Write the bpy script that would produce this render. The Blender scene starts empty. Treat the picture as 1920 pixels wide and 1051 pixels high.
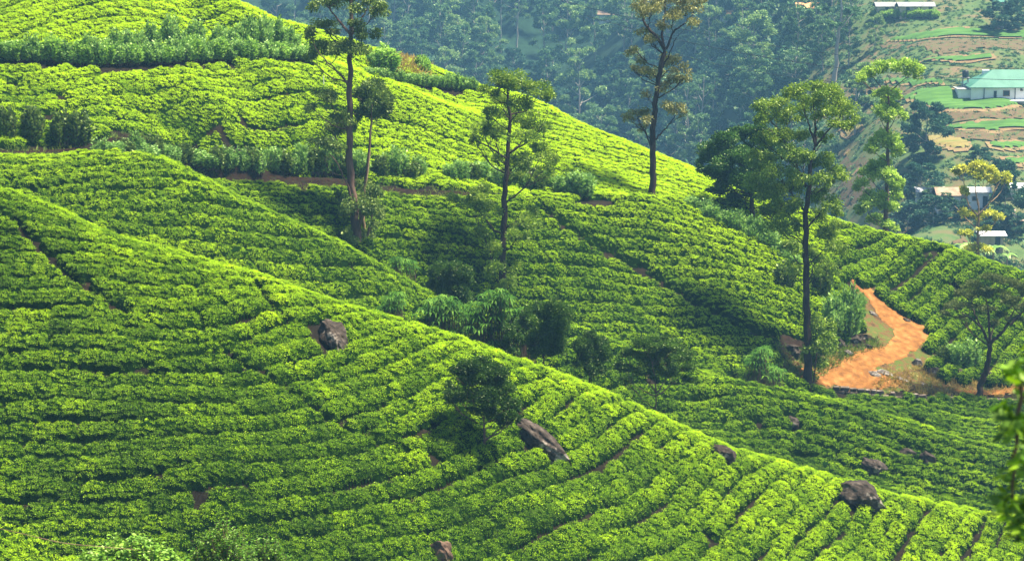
import bpy, math, random
import numpy as np
from mathutils import Vector, Matrix

random.seed(7)
RNG = np.random.default_rng(11)
SC = bpy.context.scene
COL = SC.collection

# ---------------------------------------------------------------- camera
PITCH = math.radians(11.0)
FPX = 4330.0                      # focal length in pixels of the 1920 wide photograph
CAM = np.array([0.0, 0.0, 70.0])
SP, CP = math.sin(PITCH), math.cos(PITCH)
FWD = np.array([0.0, CP, -SP]); UPV = np.array([0.0, SP, CP]); RGT = np.array([1.0, 0.0, 0.0])
cd = bpy.data.cameras.new("camera"); cam = bpy.data.objects.new("camera", cd); COL.objects.link(cam)
cam.location = CAM; cam.rotation_euler = (math.pi / 2 - PITCH, 0, 0)
cd.sensor_width = 36.0; cd.lens = FPX * 36.0 / 1920.0
cd.clip_start = 0.5; cd.clip_end = 4000
cd.dof.use_dof = True; cd.dof.focus_distance = 150.0; cd.dof.aperture_fstop = 2.8
SC.camera = cam

# ---------------------------------------------------------------- sky, sun, exposure
SUN_EL, SUN_AZ = math.radians(66), math.radians(78)     # azimuth measured from +Y (view direction) towards +X
w = bpy.data.worlds.new("World"); SC.world = w; w.use_nodes = True
nt = w.node_tree; bg = nt.nodes["Background"]
sky = nt.nodes.new("ShaderNodeTexSky"); sky.sky_type = 'NISHITA'; sky.sun_disc = False
sky.sun_elevation = SUN_EL; sky.sun_rotation = SUN_AZ; sky.air_density = 1.2; sky.dust_density = 2.5; sky.altitude = 1500
nt.links.new(sky.outputs[0], bg.inputs[0]); bg.inputs[1].default_value = 0.062
ld = bpy.data.lights.new("sun", 'SUN'); ld.energy = 5.0; ld.angle = math.radians(8.0); ld.color = (1.0, 0.90, 0.69)
lo = bpy.data.objects.new("sun", ld); COL.objects.link(lo)
sd = Vector((math.sin(SUN_AZ) * math.cos(SUN_EL), math.cos(SUN_AZ) * math.cos(SUN_EL), math.sin(SUN_EL)))
lo.rotation_euler = sd.to_track_quat('Z', 'Y').to_euler(); lo.location = (60, 60, 160)
SC.view_settings.view_transform = 'Standard'; SC.view_settings.look = 'None'
SC.view_settings.exposure = 1.6; SC.view_settings.gamma = 1.0
SC.render.engine = 'CYCLES'
cy = SC.cycles
cy.max_bounces = 5; cy.diffuse_bounces = 3; cy.glossy_bounces = 2; cy.transmission_bounces = 3
cy.volume_bounces = 0; cy.transparent_max_bounces = 8; cy.use_denoising = True
cy.sample_clamp_indirect = 4.0

# ---------------------------------------------------------------- helpers: photograph pixel <-> place
def ray(u, v):
    a = (np.asarray(u, float) - 960.0) / FPX; b = (525.5 - np.asarray(v, float)) / FPX
    return FWD + a[..., None] * RGT + b[..., None] * UPV
def P(u, v, d):
    return CAM + ray(u, v) * np.asarray(d, float)[..., None]
def proj(p):
    q = np.asarray(p, float) - CAM
    z = q @ FWD
    return 960.0 + FPX * (q @ RGT) / z, 525.5 - FPX * (q @ UPV) / z, z

def tag(o, label=None, cat=None, group=None, kind=None):
    if label: o['label'] = label
    if cat: o['category'] = cat
    if group: o['group'] = group
    if kind: o['kind'] = kind
    return o
def empty(name, loc, rz=0.0, **k):
    o = bpy.data.objects.new(name, None); o.empty_display_size = 0.3; COL.objects.link(o)
    o.location = tuple(loc); o.rotation_euler = (0, 0, rz); return tag(o, **k)
def mesh_data(name, V, F, mats, fm=None, smooth=False, attrs=None):
    me = bpy.data.meshes.new(name)
    V = np.asarray(V, np.float32); 
    if isinstance(F, np.ndarray):
        n, k = F.shape
        me.vertices.add(len(V)); me.vertices.foreach_set('co', V.ravel())
        me.loops.add(n * k); me.loops.foreach_set('vertex_index', F.astype(np.int32).ravel())
        me.polygons.add(n); me.polygons.foreach_set('loop_start', np.arange(0, n * k, k, dtype=np.int32))
        me.update(calc_edges=True)
    else:
        me.from_pydata([tuple(map(float, v)) for v in V], [], F); me.update()
    for m in (mats if isinstance(mats, (list, tuple)) else [mats]): me.materials.append(m)
    if fm is not None: me.polygons.foreach_set('material_index', np.asarray(fm, np.int32))
    if smooth: me.polygons.foreach_set('use_smooth', np.ones(len(me.polygons), bool))
    for k, a in (attrs or {}).items():
        a = np.asarray(a, np.float32)
        if a.ndim == 1: at = me.attributes.new(k, 'FLOAT', 'POINT'); at.data.foreach_set('value', a)
        else: at = me.attributes.new(k, 'FLOAT_VECTOR', 'POINT'); at.data.foreach_set('vector', a.ravel())
    return me
def obj(name, me, parent=None, loc=(0, 0, 0), rz=0.0):
    o = bpy.data.objects.new(name, me); COL.objects.link(o); o.location = tuple(loc); o.rotation_euler = (0, 0, rz)
    if parent is not None: o.parent = parent
    return o

# value noise (numpy), for shapes
class Noise:
    def __init__(s, seed): s.t = np.random.default_rng(seed).random((64, 64))
    def __call__(s, x, y):
        x = np.asarray(x, float); y = np.asarray(y, float)
        xi = np.floor(x).astype(int); yi = np.floor(y).astype(int); fx = x - xi; fy = y - yi
        fx = fx * fx * (3 - 2 * fx); fy = fy * fy * (3 - 2 * fy); g = lambda i, j: s.t[i % 64, j % 64]
        return (g(xi, yi) * (1 - fx) + g(xi + 1, yi) * fx) * (1 - fy) + (g(xi, yi + 1) * (1 - fx) + g(xi + 1, yi + 1) * fx) * fy
N1, N2, N3 = Noise(1), Noise(2), Noise(3)

# ---------------------------------------------------------------- materials
def new_mat(name):
    m = bpy.data.materials.new(name); m.use_nodes = True; nt = m.node_tree
    for n in list(nt.nodes): nt.nodes.remove(n)
    out = nt.nodes.new('ShaderNodeOutputMaterial'); return m, nt, out
def ramp(nt, fac, stops):
    r = nt.nodes.new('ShaderNodeValToRGB'); el = r.color_ramp.elements
    while len(el) < len(stops): el.new(0.5)
    for e, (p, c) in zip(el, stops): e.position = p; e.color = (*c, 1)
    nt.links.new(fac, r.inputs[0]); return r.outputs[0]
def noise(nt, scale, detail=4, coord='Object', rough=0.6, vec=None):
    n = nt.nodes.new('ShaderNodeTexNoise'); n.inputs['Scale'].default_value = scale
    n.inputs['Detail'].default_value = detail; n.inputs['Roughness'].default_value = rough
    if vec is None:
        tc = nt.nodes.new('ShaderNodeTexCoord'); vec = tc.outputs[coord]
    nt.links.new(vec, n.inputs['Vector']); return n.outputs['Fac']
def mixc(nt, f, a, b, mode='MIX'):
    m = nt.nodes.new('ShaderNodeMix'); m.data_type = 'RGBA'; m.blend_type = mode
    if isinstance(f, (int, float)): m.inputs[0].default_value = f
    else: nt.links.new(f, m.inputs[0])
    for s, i in ((a, 6), (b, 7)):
        if isinstance(s, tuple): m.inputs[i].default_value = (*s, 1)
        else: nt.links.new(s, m.inputs[i])
    return m.outputs[2]
def leaf_mat(name, c_dark, c_mid, c_light, trans=0.35, gloss=0.06, attr=None, attr_type='INSTANCER', rough=0.45, per_leaf=False):
    """foliage: colour varies leaf cluster by leaf cluster; light also passes through the leaves"""
    m, nt, out = new_mat(name); L = nt.links.new
    if attr:
        a = nt.nodes.new('ShaderNodeAttribute'); a.attribute_type = attr_type; a.attribute_name = attr; f = a.outputs['Fac']
        if per_leaf:
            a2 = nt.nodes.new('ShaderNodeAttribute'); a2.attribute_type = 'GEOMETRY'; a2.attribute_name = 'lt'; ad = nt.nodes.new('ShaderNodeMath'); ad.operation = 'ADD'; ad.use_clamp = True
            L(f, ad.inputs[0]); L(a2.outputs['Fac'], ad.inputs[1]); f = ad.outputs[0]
    else:
        f = noise(nt, 1.3, 3)
    c = ramp(nt, f, [(0.0, c_dark), (0.5, c_mid), (1.0, c_light)])
    d = nt.nodes.new('ShaderNodeBsdfDiffuse'); t = nt.nodes.new('ShaderNodeBsdfTranslucent'); g = nt.nodes.new('ShaderNodeBsdfGlossy')
    g.inputs['Roughness'].default_value = rough; g.inputs['Color'].default_value = (0.9, 1, 0.6, 1)
    L(c, d.inputs[0]); tc = mixc(nt, 1.0, c, (1.0, 1.0, 0.55), 'MULTIPLY'); L(tc, t.inputs[0])
    m1 = nt.nodes.new('ShaderNodeMixShader'); m1.inputs[0].default_value = trans; L(d.outputs[0], m1.inputs[1]); L(t.outputs[0], m1.inputs[2])
    m2 = nt.nodes.new('ShaderNodeMixShader'); m2.inputs[0].default_value = gloss; L(m1.outputs[0], m2.inputs[1]); L(g.outputs[0], m2.inputs[2])
    L(m2.outputs[0], out.inputs[0]); return m
def rough_mat(name, stops, scale=2.0, rough=0.9, bump=0.0, bscale=8.0, coord='Object', detail=6, spec=0.2):
    m, nt, out = new_mat(name); L = nt.links.new
    p = nt.nodes.new('ShaderNodeBsdfPrincipled'); p.inputs['Roughness'].default_value = rough; p.inputs['Specular IOR Level'].default_value = spec
    L(ramp(nt, noise(nt, scale, detail, coord), stops), p.inputs['Base Color'])
    if bump:
        b = nt.nodes.new('ShaderNodeBump'); b.inputs['Strength'].default_value = bump; b.inputs['Distance'].default_value = 0.1
        L(noise(nt, bscale, 5, coord), b.inputs['Height']); L(b.outputs[0], p.inputs['Normal'])
    L(p.outputs[0], out.inputs[0]); return m

M = {}
M['soil'] = rough_mat('soil', [(0.25, (0.045, 0.022, 0.014)), (0.5, (0.085, 0.042, 0.026)), (0.75, (0.14, 0.075, 0.05))], 1.5, bump=0.5)
M['tea_under'] = rough_mat('tea_under', [(0.3, (0.004, 0.014, 0.001)), (0.7, (0.009, 0.028, 0.002))], 6.0, 1.0, 0.6, 14, spec=0.0)  # near-black green: shade inside and between the bushes is put into the colour
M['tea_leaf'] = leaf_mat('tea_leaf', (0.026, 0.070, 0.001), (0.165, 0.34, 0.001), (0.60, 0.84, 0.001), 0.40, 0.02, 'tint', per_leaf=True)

# ---------------------------------------------------------------- terrain: smooth surfaces through surveyed points
class Surf:
    """thin plate surface z(x, y) through points given as (u, v, distance[, extra height])"""
    def __init__(s, pts, lam=0.4):
        w = np.array([P(float(p[0]), float(p[1]), float(p[2])) + np.array([0, 0, p[3] if len(p) > 3 else 0.0]) for p in pts])
        s.c = w[:, :2].mean(0); s.k = 30.0
        X = (w[:, :2] - s.c) / s.k; n = len(X)
        K = s.U(np.linalg.norm(X[:, None] - X[None], axis=2)); K[np.arange(n), np.arange(n)] += lam * 1e-2
        Q = np.c_[np.ones(n), X]; A = np.block([[K, Q], [Q.T, np.zeros((3, 3))]])
        s.w = np.linalg.solve(A, np.r_[w[:, 2], 0, 0, 0]); s.X = X
    @staticmethod
    def U(r): return r * r * np.log(np.maximum(r, 1e-9))
    def __call__(s, x, y):
        x = np.asarray(x, float); sh = x.shape; q = (np.c_[x.ravel(), np.asarray(y, float).ravel()] - s.c) / s.k
        out = np.empty(len(q))
        for i in range(0, len(q), 60000):
            qq = q[i:i + 60000]; r = np.sqrt(((qq[:, None] - s.X[None]) ** 2).sum(2))
            out[i:i + 60000] = s.U(r) @ s.w[:-3] + s.w[-3] + qq @ s.w[-2:]
        return out.reshape(sh)

CA = [(-60, 325, 127.5), (0, 345, 126), (100, 380, 125), (200, 430, 123.5), (300, 458, 123), (411, 491, 123), (480, 505, 124), (560, 532, 124.5),
      (652, 563, 125), (714, 580, 125.5), (779, 604, 126), (868, 631, 127), (940, 659, 127.5), (1035, 690, 128.5), (1104, 716, 129), (1190, 752, 130),
      (1280, 792, 131), (1349, 820, 132), (1435, 845, 133), (1520, 872, 134), (1606, 896, 134.5), (1761, 927, 135.5), (1920, 961, 136.5), (2050, 990, 137)]
PA = [p for p in CA] + [(-150, 1100, 103), (300, 1100, 103.5), (700, 1100, 106), (1000, 1100, 111), (1280, 1100, 115.5), (1600, 1100, 123), (1950, 1100, 129),
      (0, 1000, 106.5), (350, 1000, 106.5), (0, 850, 109.5), (350, 850, 109), (0, 700, 113), (350, 700, 113.5), (0, 500, 119), (250, 560, 117.5), (600, 700, 117), (600, 850, 111.5),
      (700, 915, 111), (880, 880, 115), (1000, 850, 119), (850, 740, 119.5), (1000, 950, 114.5), (1280, 900, 125), (1280, 1000, 120.5), (1500, 950, 128), (1600, 1000, 129), (1850, 1020, 132.5)]
PA += [(u, v, d + 7, -3.6) for u, v, d in CA[::2]]
CB = [(-60, 290, 149), (0, 293, 150), (120, 296, 150.5), (250, 299, 151.5), (320, 304, 152), (375, 335, 152.5), (450, 370, 153), (520, 400, 153), (600, 437, 153.5), (660, 465, 154), (720, 497, 155), (790, 540, 156),
      (900, 570, 158), (1000, 592, 159.5), (1100, 617, 160), (1200, 655, 161), (1300, 688, 162), (1400, 712, 162.5), (1500, 735, 163), (1600, 757, 163), (1709, 790, 163), (1836, 827, 162), (1960, 860, 161)]
PB = [p for p in CB] + [(0, 400, 143.5), (200, 430, 143), (250, 360, 147), (400, 490, 145), (450, 430, 148.5), (600, 560, 147.5), (600, 500, 150.5), (850, 640, 153), (1050, 700, 154),
      (1300, 790, 156.5), (1300, 740, 159.5), (1500, 850, 156), (1500, 790, 159.5), (1700, 900, 156), (1700, 840, 159.5), (1900, 940, 156)]
PB += [(u, v, d + 7, -3.5 if u > 330 else -0.3) for u, v, d in CB[::2]]
CC = [(380, 338, 164), (500, 345, 167.5), (600, 352, 169.5), (700, 362, 171.5), (880, 375, 175), (1030, 375, 177)]
PC = [p for p in CC] + [(u, v, d + 3.2, 0.55) for u, v, d in CC] + [(1150, 372, 181), (1200, 372, 182), (1300, 387, 186)]
PC += [(0, 296, 152), (0, 291, 156, .7), (160, 296, 159, .7), (250, 300, 161, .6), (700, 500, 165), (550, 420, 164), (850, 560, 165.5), (1000, 600, 166.5), (1150, 645, 167), (1300, 690, 168), (1450, 700, 171), (1200, 600, 171), (1000, 500, 170),
       (1250, 480, 178), (1200, 540, 174.5), (1450, 630, 174), (1400, 500, 180.5), (1400, 430, 186), (1500, 560, 180.5), (1560, 500, 187),
       (1600, 530, 187, .7), (1640, 600, 185, .7), (1530, 700, 176, .7), (1740, 640, 183, .7), (1640, 680, 178, .7), (1700, 720, 176, .7), (1900, 735, 177.5, .7), (1540, 740, 172.5), (1750, 745, 173.5, -.4), (1900, 765, 173.5, -.4),
       (1700, 775, 169.5), (1850, 810, 167.5), (1950, 840, 166), (1500, 760, 166), (1300, 740, 161), (1700, 860, 162), (1850, 700, 180), (1850, 600, 186),
       (1700, 560, 188), (1660, 480, 193), (1566, 410, 197), (1644, 431, 196), (1766, 458, 195), (1847, 484, 194), (1920, 507, 193.5), (2040, 545, 192), (1420, 355, 200), (1308, 312, 203)]
PC += [(1566, 410, 209, -6), (1766, 458, 207, -6), (1940, 507, 205, -6), (1420, 355, 212, -6), (1308, 312, 216, -6)]
PD = [(-80, 258, 156), (0, 262, 157), (160, 268, 160), (370, 312, 169), (500, 318, 172), (650, 325, 175), (880, 345, 179), (1000, 360, 181), (1150, 372, 181.5), (1200, 372, 182), (1300, 387, 186),
      (200, 230, 162), (0, 120, 167), (200, 140, 168.5), (400, 200, 171), (400, 280, 167.5), (400, 120, 178), (600, 240, 178), (700, 300, 178.5), (700, 200, 185), (620, 130, 185), (733, 157, 190), (897, 217, 195), (900, 300, 186), (1100, 310, 190), (1250, 350, 190), (1420, 430, 187),
      (200, 100, 172), (500, 110, 180), (300, 60, 178), (0, 60, 172), (430, 0, 189), (300, 0, 184), (0, 0, 178), (200, -70, 190), (-80, -70, 186), (500, 18, 193), (580, 43, 196), (640, 65, 199), (700, 84, 201), (760, 104, 204), (827, 124, 206), (890, 150, 207),
      (400, 60, 186), (560, 80, 193), (700, 140, 197), (820, 165, 201), (880, 190, 202),
      (950, 165, 205), (1000, 180, 205), (1040, 197, 205), (1080, 220, 204.5), (1140, 246, 204), (1209, 273, 203.5), (1273, 299, 203), (1308, 312, 203), (1420, 355, 200), (1000, 260, 194), (1200, 320, 193),
      (1566, 410, 197), (1766, 458, 195), (1920, 507, 193.5)]
PD += [(u, v, d + 14, -7.5) for u, v, d in [(430, 0, 189), (580, 43, 196), (700, 84, 201), (827, 124, 206), (1000, 180, 205), (1140, 246, 204), (1273, 299, 203), (1420, 355, 200), (1566, 410, 197), (1766, 458, 195), (1920, 507, 193.5)]]
PF = [(500, -50, 425), (500, 60, 405), (900, 150, 385), (900, -50, 432), (1100, 300, 362), (1100, 120, 402), (1300, 320, 362), (1300, 130, 412), (1300, -60, 455), (1500, 400, 362), (1500, 200, 415), (1500, 0, 485),
      (1700, 450, 368), (1700, 300, 405), (1700, 200, 438), (1700, 100, 482), (1700, 0, 525), (1920, 500, 365), (1920, 400, 384), (1920, 300, 408), (1920, 185, 446), (1920, 100, 482), (1920, 0, 525), (2100, 250, 425), (300, -50, 425), (0, -100, 440),
      (200, -300, 560), (1000, -300, 600), (1900, -260, 760), (500, 500, 330, -6), (1000, 500, 330, -6), (1500, 560, 330, -6), (1950, 600, 330, -6)]
PF = [((p[0], p[1], p[2] * (1.75 if p[0] < 1250 else 1.5 if p[0] < 1400 else 1.2 if p[0] < 1550 else 1.0)) + tuple(p[3:])) for p in PF]
SA, SB, SCC, SD, SF = Surf(PA), Surf(PB), Surf(PC), Surf(PD), Surf(PF, 2.0)
TEA_H = 0.75
bank_px = [(-120, 288, 152.5), (0, 292, 156), (160, 297, 159.5), (260, 315, 163), (370, 330, 167), (500, 341, 171), (650, 350, 174), (880, 368, 178), (1030, 376, 180), (1150, 377, 182)]
BANK = np.array([P(*map(float, p))[:2] for p in bank_px])
def polydist(x, y, poly):
    """distance to a polyline and the side (+ = left of its direction)"""
    x = np.asarray(x, float); y = np.asarray(y, float); best = np.full(x.shape, 1e9); side = np.zeros(x.shape); par = np.zeros(x.shape)
    for i in range(len(poly) - 1):
        a, b = poly[i], poly[i + 1]; d = b - a; L2 = d @ d
        t = np.clip(((x - a[0]) * d[0] + (y - a[1]) * d[1]) / L2, 0, 1)
        px, py = x - a[0] - t * d[0], y - a[1] - t * d[1]; r = np.hypot(px, py); m = r < best
        best = np.where(m, r, best); side = np.where(m, np.sign(d[0] * py - d[1] * px), side); par = np.where(m, i + t, par)
    return best, side, par
def sstep(a, b, x):
    t = np.clip((x - a) / (b - a), 0, 1); return t * t * (3 - 2 * t)
FOLD = np.array([P(*map(float, p))[:2] for p in [(190, 140, 168.5), (300, 165, 170), (420, 200, 172), (520, 228, 175), (620, 250, 178), (720, 290, 179)]])
FOLD2 = np.array([P(*map(float, p))[:2] for p in [(610, 120, 186), (690, 140, 188), (760, 165, 190.5), (830, 190, 193), (897, 217, 195), (960, 260, 195)]])
def hill_high(x, y):
    c = SCC(x, y); d = SD(x, y)
    bx0, bx1 = BANK[0][0], BANK[-1][0]
    r, s, _ = polydist(x, y, BANK)
    sd_ = r * s
    # left of the line is uphill; past the right end the two slopes are one
    end = np.array(BANK[-1]); dirn = np.array([0.0, 1.0])
    m = sstep(-0.1, 0.9, sd_ + 0.25 * (N1(x * 0.7, y * 0.7) - .5))
    yb = np.interp(x, BANK[:, 0], BANK[:, 1]); right = x > end[0]
    # beyond the end of the bank: take whichever surface carries on (they meet there)
    yy = end[1] + (x - end[0]) * 0.9
    m = np.where(right, sstep(-1.5, 1.5, y - yy), m)
    z = c * (1 - m) + d * m
    for F, hgt, wd in ((FOLD, 0.5, 3.2), (FOLD2, 0.6, 3.4)):
        r2, s2, p2 = polydist(x, y, F); fade = np.sin(np.clip(p2 / (len(F) - 1), 0, 1) * math.pi) ** 0.6
        z = z + hgt * np.exp(-(r2 / wd) ** 2) * fade * m
    return z
def layers(x, y):
    x = np.asarray(x, float); y = np.asarray(y, float)
    a = np.where((y < 175), SA(x, y), -999); b = np.where((y < 205), SB(x, y), -999)
    h = np.where(y > 120, hill_high(x, y), -999); h = np.where((y < 300), h, -999)
    f = np.where(y > 225, SF(x, y), -999)
    return np.stack([a, b, h, f])
def ground_raw(x, y):
    L = layers(x, y); z = L.max(0); k = L.argmax(0)
    z = np.maximum(z, -12.0)
    return z, k
def ground(x, y):
    z, k = ground_raw(x, y)
    z = np.where(k < 3, z - TEA_H, z)
    near = 0.12 * (N2(np.asarray(x) * .5, np.asarray(y) * .5) - .5) + 0.35 * (N3(np.asarray(x) * .12, np.asarray(y) * .12) - .5)
    far = 5.0 * (N3(np.asarray(x) * .03, np.asarray(y) * .03) - .5) + 1.4 * (N2(np.asarray(x) * .13, np.asarray(y) * .13) - .5)
    return z + np.where(k < 3, near, far), k
def gz(x, y): return float(ground(np.array([x]), np.array([y]))[0][0])
def hit(u, v, t0=60.0, t1=1100.0):
    """the place on the ground seen at photograph pixel (u, v)"""
    t = np.arange(t0, t1, 0.5); p = P(np.full(t.shape, float(u)), np.full(t.shape, float(v)), t)
    z = ground(p[:, 0], p[:, 1])[0]; i = np.argmax(p[:, 2] < z)
    if not (p[:, 2] < z).any(): return p[-1]
    a, b = t[max(i - 1, 0)], t[i]
    for _ in range(12):
        m_ = (a + b) / 2; q = P(float(u), float(v), m_)
        if q[2] < gz(q[0], q[1]): b = m_
        else: a = m_
    return P(float(u), float(v), b)
def depth_of(p): return float((np.asarray(p) - CAM) @ FWD)

# one sheet of ground, fine where the camera looks, coarse beyond
def axis(segs):
    out = []
    for a, b, st in segs: out += list(np.arange(a, b, st))
    return np.array(out)
gx = axis([(-900, -200, 25), (-200, -60, 3.5), (-60, 72, 0.5), (72, 200, 3.5), (200, 901, 25)])
gy = axis([(-60, 60, 12), (60, 92, 3), (92, 222, 0.5), (222, 640, 2.2), (640, 900, 5), (900, 1500, 25)])
GX, GY = np.meshgrid(gx, gy)
GZ, GK = ground(GX, GY)
def grid_faces(ny, nx):
    i = np.arange(ny - 1)[:, None] * nx + np.arange(nx - 1)[None]
    return np.stack([i, i + 1, i + nx + 1, i + nx], -1).reshape(-1, 4)
gm, gnt, gout = new_mat('hillside_soil'); L_ = gnt.links.new
pb = gnt.nodes.new('ShaderNodeBsdfPrincipled'); pb.inputs['Roughness'].default_value = 0.95; pb.inputs['Specular IOR Level'].default_value = 0.15
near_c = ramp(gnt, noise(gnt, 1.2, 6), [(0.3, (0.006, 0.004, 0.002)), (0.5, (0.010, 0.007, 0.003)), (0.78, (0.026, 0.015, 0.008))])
far_c = ramp(gnt, noise(gnt, 0.16, 9), [(0.3, (0.04, 0.08, 0.025)), (0.46, (0.08, 0.13, 0.04)), (0.58, (0.12, 0.115, 0.05)), (0.68, (0.17, 0.11, 0.065)), (0.78, (0.09, 0.14, 0.04))])
at = gnt.nodes.new('ShaderNodeAttribute'); at.attribute_name = 'farside'
a3 = gnt.nodes.new('ShaderNodeAttribute'); a3.attribute_name = 'wooded'
wood_c = ramp(gnt, noise(gnt, 0.4, 6), [(0.3, (0.005, 0.020, 0.010)), (0.7, (0.018, 0.050, 0.022))])
L_(mixc(gnt, a3.outputs['Fac'], mixc(gnt, at.outputs['Fac'], near_c, far_c), wood_c), pb.inputs['Base Color'])
bm_ = gnt.nodes.new('ShaderNodeBump'); bm_.inputs['Strength'].default_value = 0.6; bm_.inputs['Distance'].default_value = 0.15
L_(noise(gnt, 5, 6), bm_.inputs['Height']); L_(bm_.outputs[0], pb.inputs['Normal']); L_(pb.outputs[0], gout.inputs[0])
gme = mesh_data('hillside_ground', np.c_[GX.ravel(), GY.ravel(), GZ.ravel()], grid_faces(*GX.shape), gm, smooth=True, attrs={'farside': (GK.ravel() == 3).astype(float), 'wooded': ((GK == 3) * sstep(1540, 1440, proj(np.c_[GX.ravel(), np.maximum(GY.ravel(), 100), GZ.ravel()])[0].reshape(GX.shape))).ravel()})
tag(obj('hillside_ground', gme), kind='structure')
# ---------------------------------------------------------------- tea: clipped bushes in rows along the contours
def leaf_tuft(name, mat, n, size, llen, lwid, seed, up=0.6, droop=0.0, fold=True):
    """a handful of leaves round a point, as one small mesh"""
    r = np.random.default_rng(seed); V = []; F = []; A = []
    for i in range(n):
        a = r.uniform(0, 2 * math.pi); el = r.uniform(0.05, 1.25) * up + r.uniform(-.2, .2)
        d = np.array([math.cos(a) * math.cos(el), math.sin(a) * math.cos(el), math.sin(el)])
        base = np.array([r.normal(0, size * .38), r.normal(0, size * .38), r.normal(0, size * .16)])
        s = np.cross(d, [0, 0, 1]); s /= np.linalg.norm(s) + 1e-6; s = s * math.cos(tw := r.uniform(-.8, .8)) + np.cross(s, d) * math.sin(tw)
        l = llen * r.uniform(.7, 1.25); w_ = lwid * r.uniform(.8, 1.2)
        tip = base + d * l - np.array([0, 0, droop * l]); mid = base + d * l * .5 + np.array([0, 0, 0.06 * l])
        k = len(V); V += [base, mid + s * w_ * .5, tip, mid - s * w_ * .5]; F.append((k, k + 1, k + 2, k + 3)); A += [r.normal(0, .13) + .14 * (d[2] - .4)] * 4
    me = mesh_data(name, V, F, mat, attrs={'lt': A}); o = bpy.data.objects.new(name, me); return o
def tuft_collection(name, mat, n_var=4, **k):
    c = bpy.data.collections.new(name)
    for i in range(n_var): c.objects.link(leaf_tuft(name, mat, seed=100 + i, **k))
    return c
def scatter_tree(name, points_obj, coll, keep=True):
    g = bpy.data.node_groups.new(name, 'GeometryNodeTree')
    g.interface.new_socket('Geometry', in_out='INPUT', socket_type='NodeSocketGeometry'); g.interface.new_socket('Geometry', in_out='OUTPUT', socket_type='NodeSocketGeometry')
    N = g.nodes.new; L = g.links.new
    gi = N('NodeGroupInput'); go = N('NodeGroupOutput'); oi = N('GeometryNodeObjectInfo'); oi.inputs['Object'].default_value = points_obj
    ci = N('GeometryNodeCollectionInfo'); ci.inputs['Collection'].default_value = coll; ci.inputs['Separate Children'].default_value = True; ci.inputs['Reset Children'].default_value = True
    ip = N('GeometryNodeInstanceOnPoints'); ip.inputs['Pick Instance'].default_value = True
    r = N('GeometryNodeInputNamedAttribute'); r.data_type = 'FLOAT_VECTOR'; r.inputs[0].default_value = 'rot'
    s = N('GeometryNodeInputNamedAttribute'); s.data_type = 'FLOAT'; s.inputs[0].default_value = 'scl'
    L(oi.outputs['Geometry'], ip.inputs['Points']); L(ci.outputs[0], ip.inputs['Instance']); L(r.outputs[0], ip.inputs['Rotation']); L(s.outputs[0], ip.inputs['Scale'])
    if keep:
        j = N('GeometryNodeJoinGeometry'); L(gi.outputs[0], j.inputs[0]); L(ip.outputs[0], j.inputs[0]); L(j.outputs[0], go.inputs[0])
    else: L(ip.outputs[0], go.inputs[0])
    return g
def add_scatter(o, pts, rot, scl, tint, coll, keep=True):
    me = bpy.data.meshes.new(o.name + '_points'); me.vertices.add(len(pts)); me.vertices.foreach_set('co', np.asarray(pts, np.float32).ravel())
    a = me.attributes.new('rot', 'FLOAT_VECTOR', 'POINT'); a.data.foreach_set('vector', np.asarray(rot, np.float32).ravel())
    for k, v in (('scl', scl), ('tint', tint)):
        a = me.attributes.new(k, 'FLOAT', 'POINT'); a.data.foreach_set('value', np.asarray(v, np.float32))
    po = bpy.data.objects.new(o.name + '_points', me)
    md = o.modifiers.new('leaves', 'NODES'); md.node_group = scatter_tree(o.name + '_scatter', po, coll, keep)

def smooth_poly(pts, n=4):
    pts = np.array(pts, float)
    for _ in range(n):
        q = [pts[0]]
        for a, b in zip(pts[:-1], pts[1:]): q += [a * .75 + b * .25, a * .25 + b * .75]
        q.append(pts[-1]); pts = np.array(q)
    return pts
def resample(p, step):
    s = np.r_[0, np.cumsum(np.linalg.norm(np.diff(p, axis=0), axis=1))]; t = np.arange(0, s[-1], step)
    return np.c_[np.interp(t, s, p[:, 0]), np.interp(t, s, p[:, 1])]
def in_poly(u, v, poly):
    u = np.asarray(u); inside = np.zeros(u.shape, bool); n = len(poly)
    for i in range(n):
        x1, y1 = poly[i]; x2, y2 = poly[(i + 1) % n]
        if y1 == y2: continue
        c = ((y1 > v) != (y2 > v)) & (u < (x2 - x1) * (v - y1) / (y2 - y1) + x1); inside ^= c
    return inside
def px_line(S, pts, sub=0.0):
    """pixels -> plan points on surface S"""
    out = []
    for u, v in pts:
        t = np.arange(95.0, 240.0, 0.25); p = P(np.full(t.shape, float(u)), np.full(t.shape, float(v)), t)
        z = S(p[:, 0], p[:, 1]); b = p[:, 2] < z
        if b.any(): out.append(p[np.argmax(b)][:2])
    return np.array(out)
def visible(x, y, z, slack=2.5):
    """is the point seen, give or take slack metres of ground in front of it"""
    u, v, d = proj(np.c_[x, y, z]); ok = (u > -240) & (u < 2180) & (v > -70) & (v < 1130)
    for f in np.linspace(0.62, 0.985, 26):
        q = CAM + (np.c_[x, y, z] - CAM) * f; g, _ = ground_raw(q[:, 0], q[:, 1]); ok &= q[:, 2] > g - TEA_H - slack
    return ok

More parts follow.
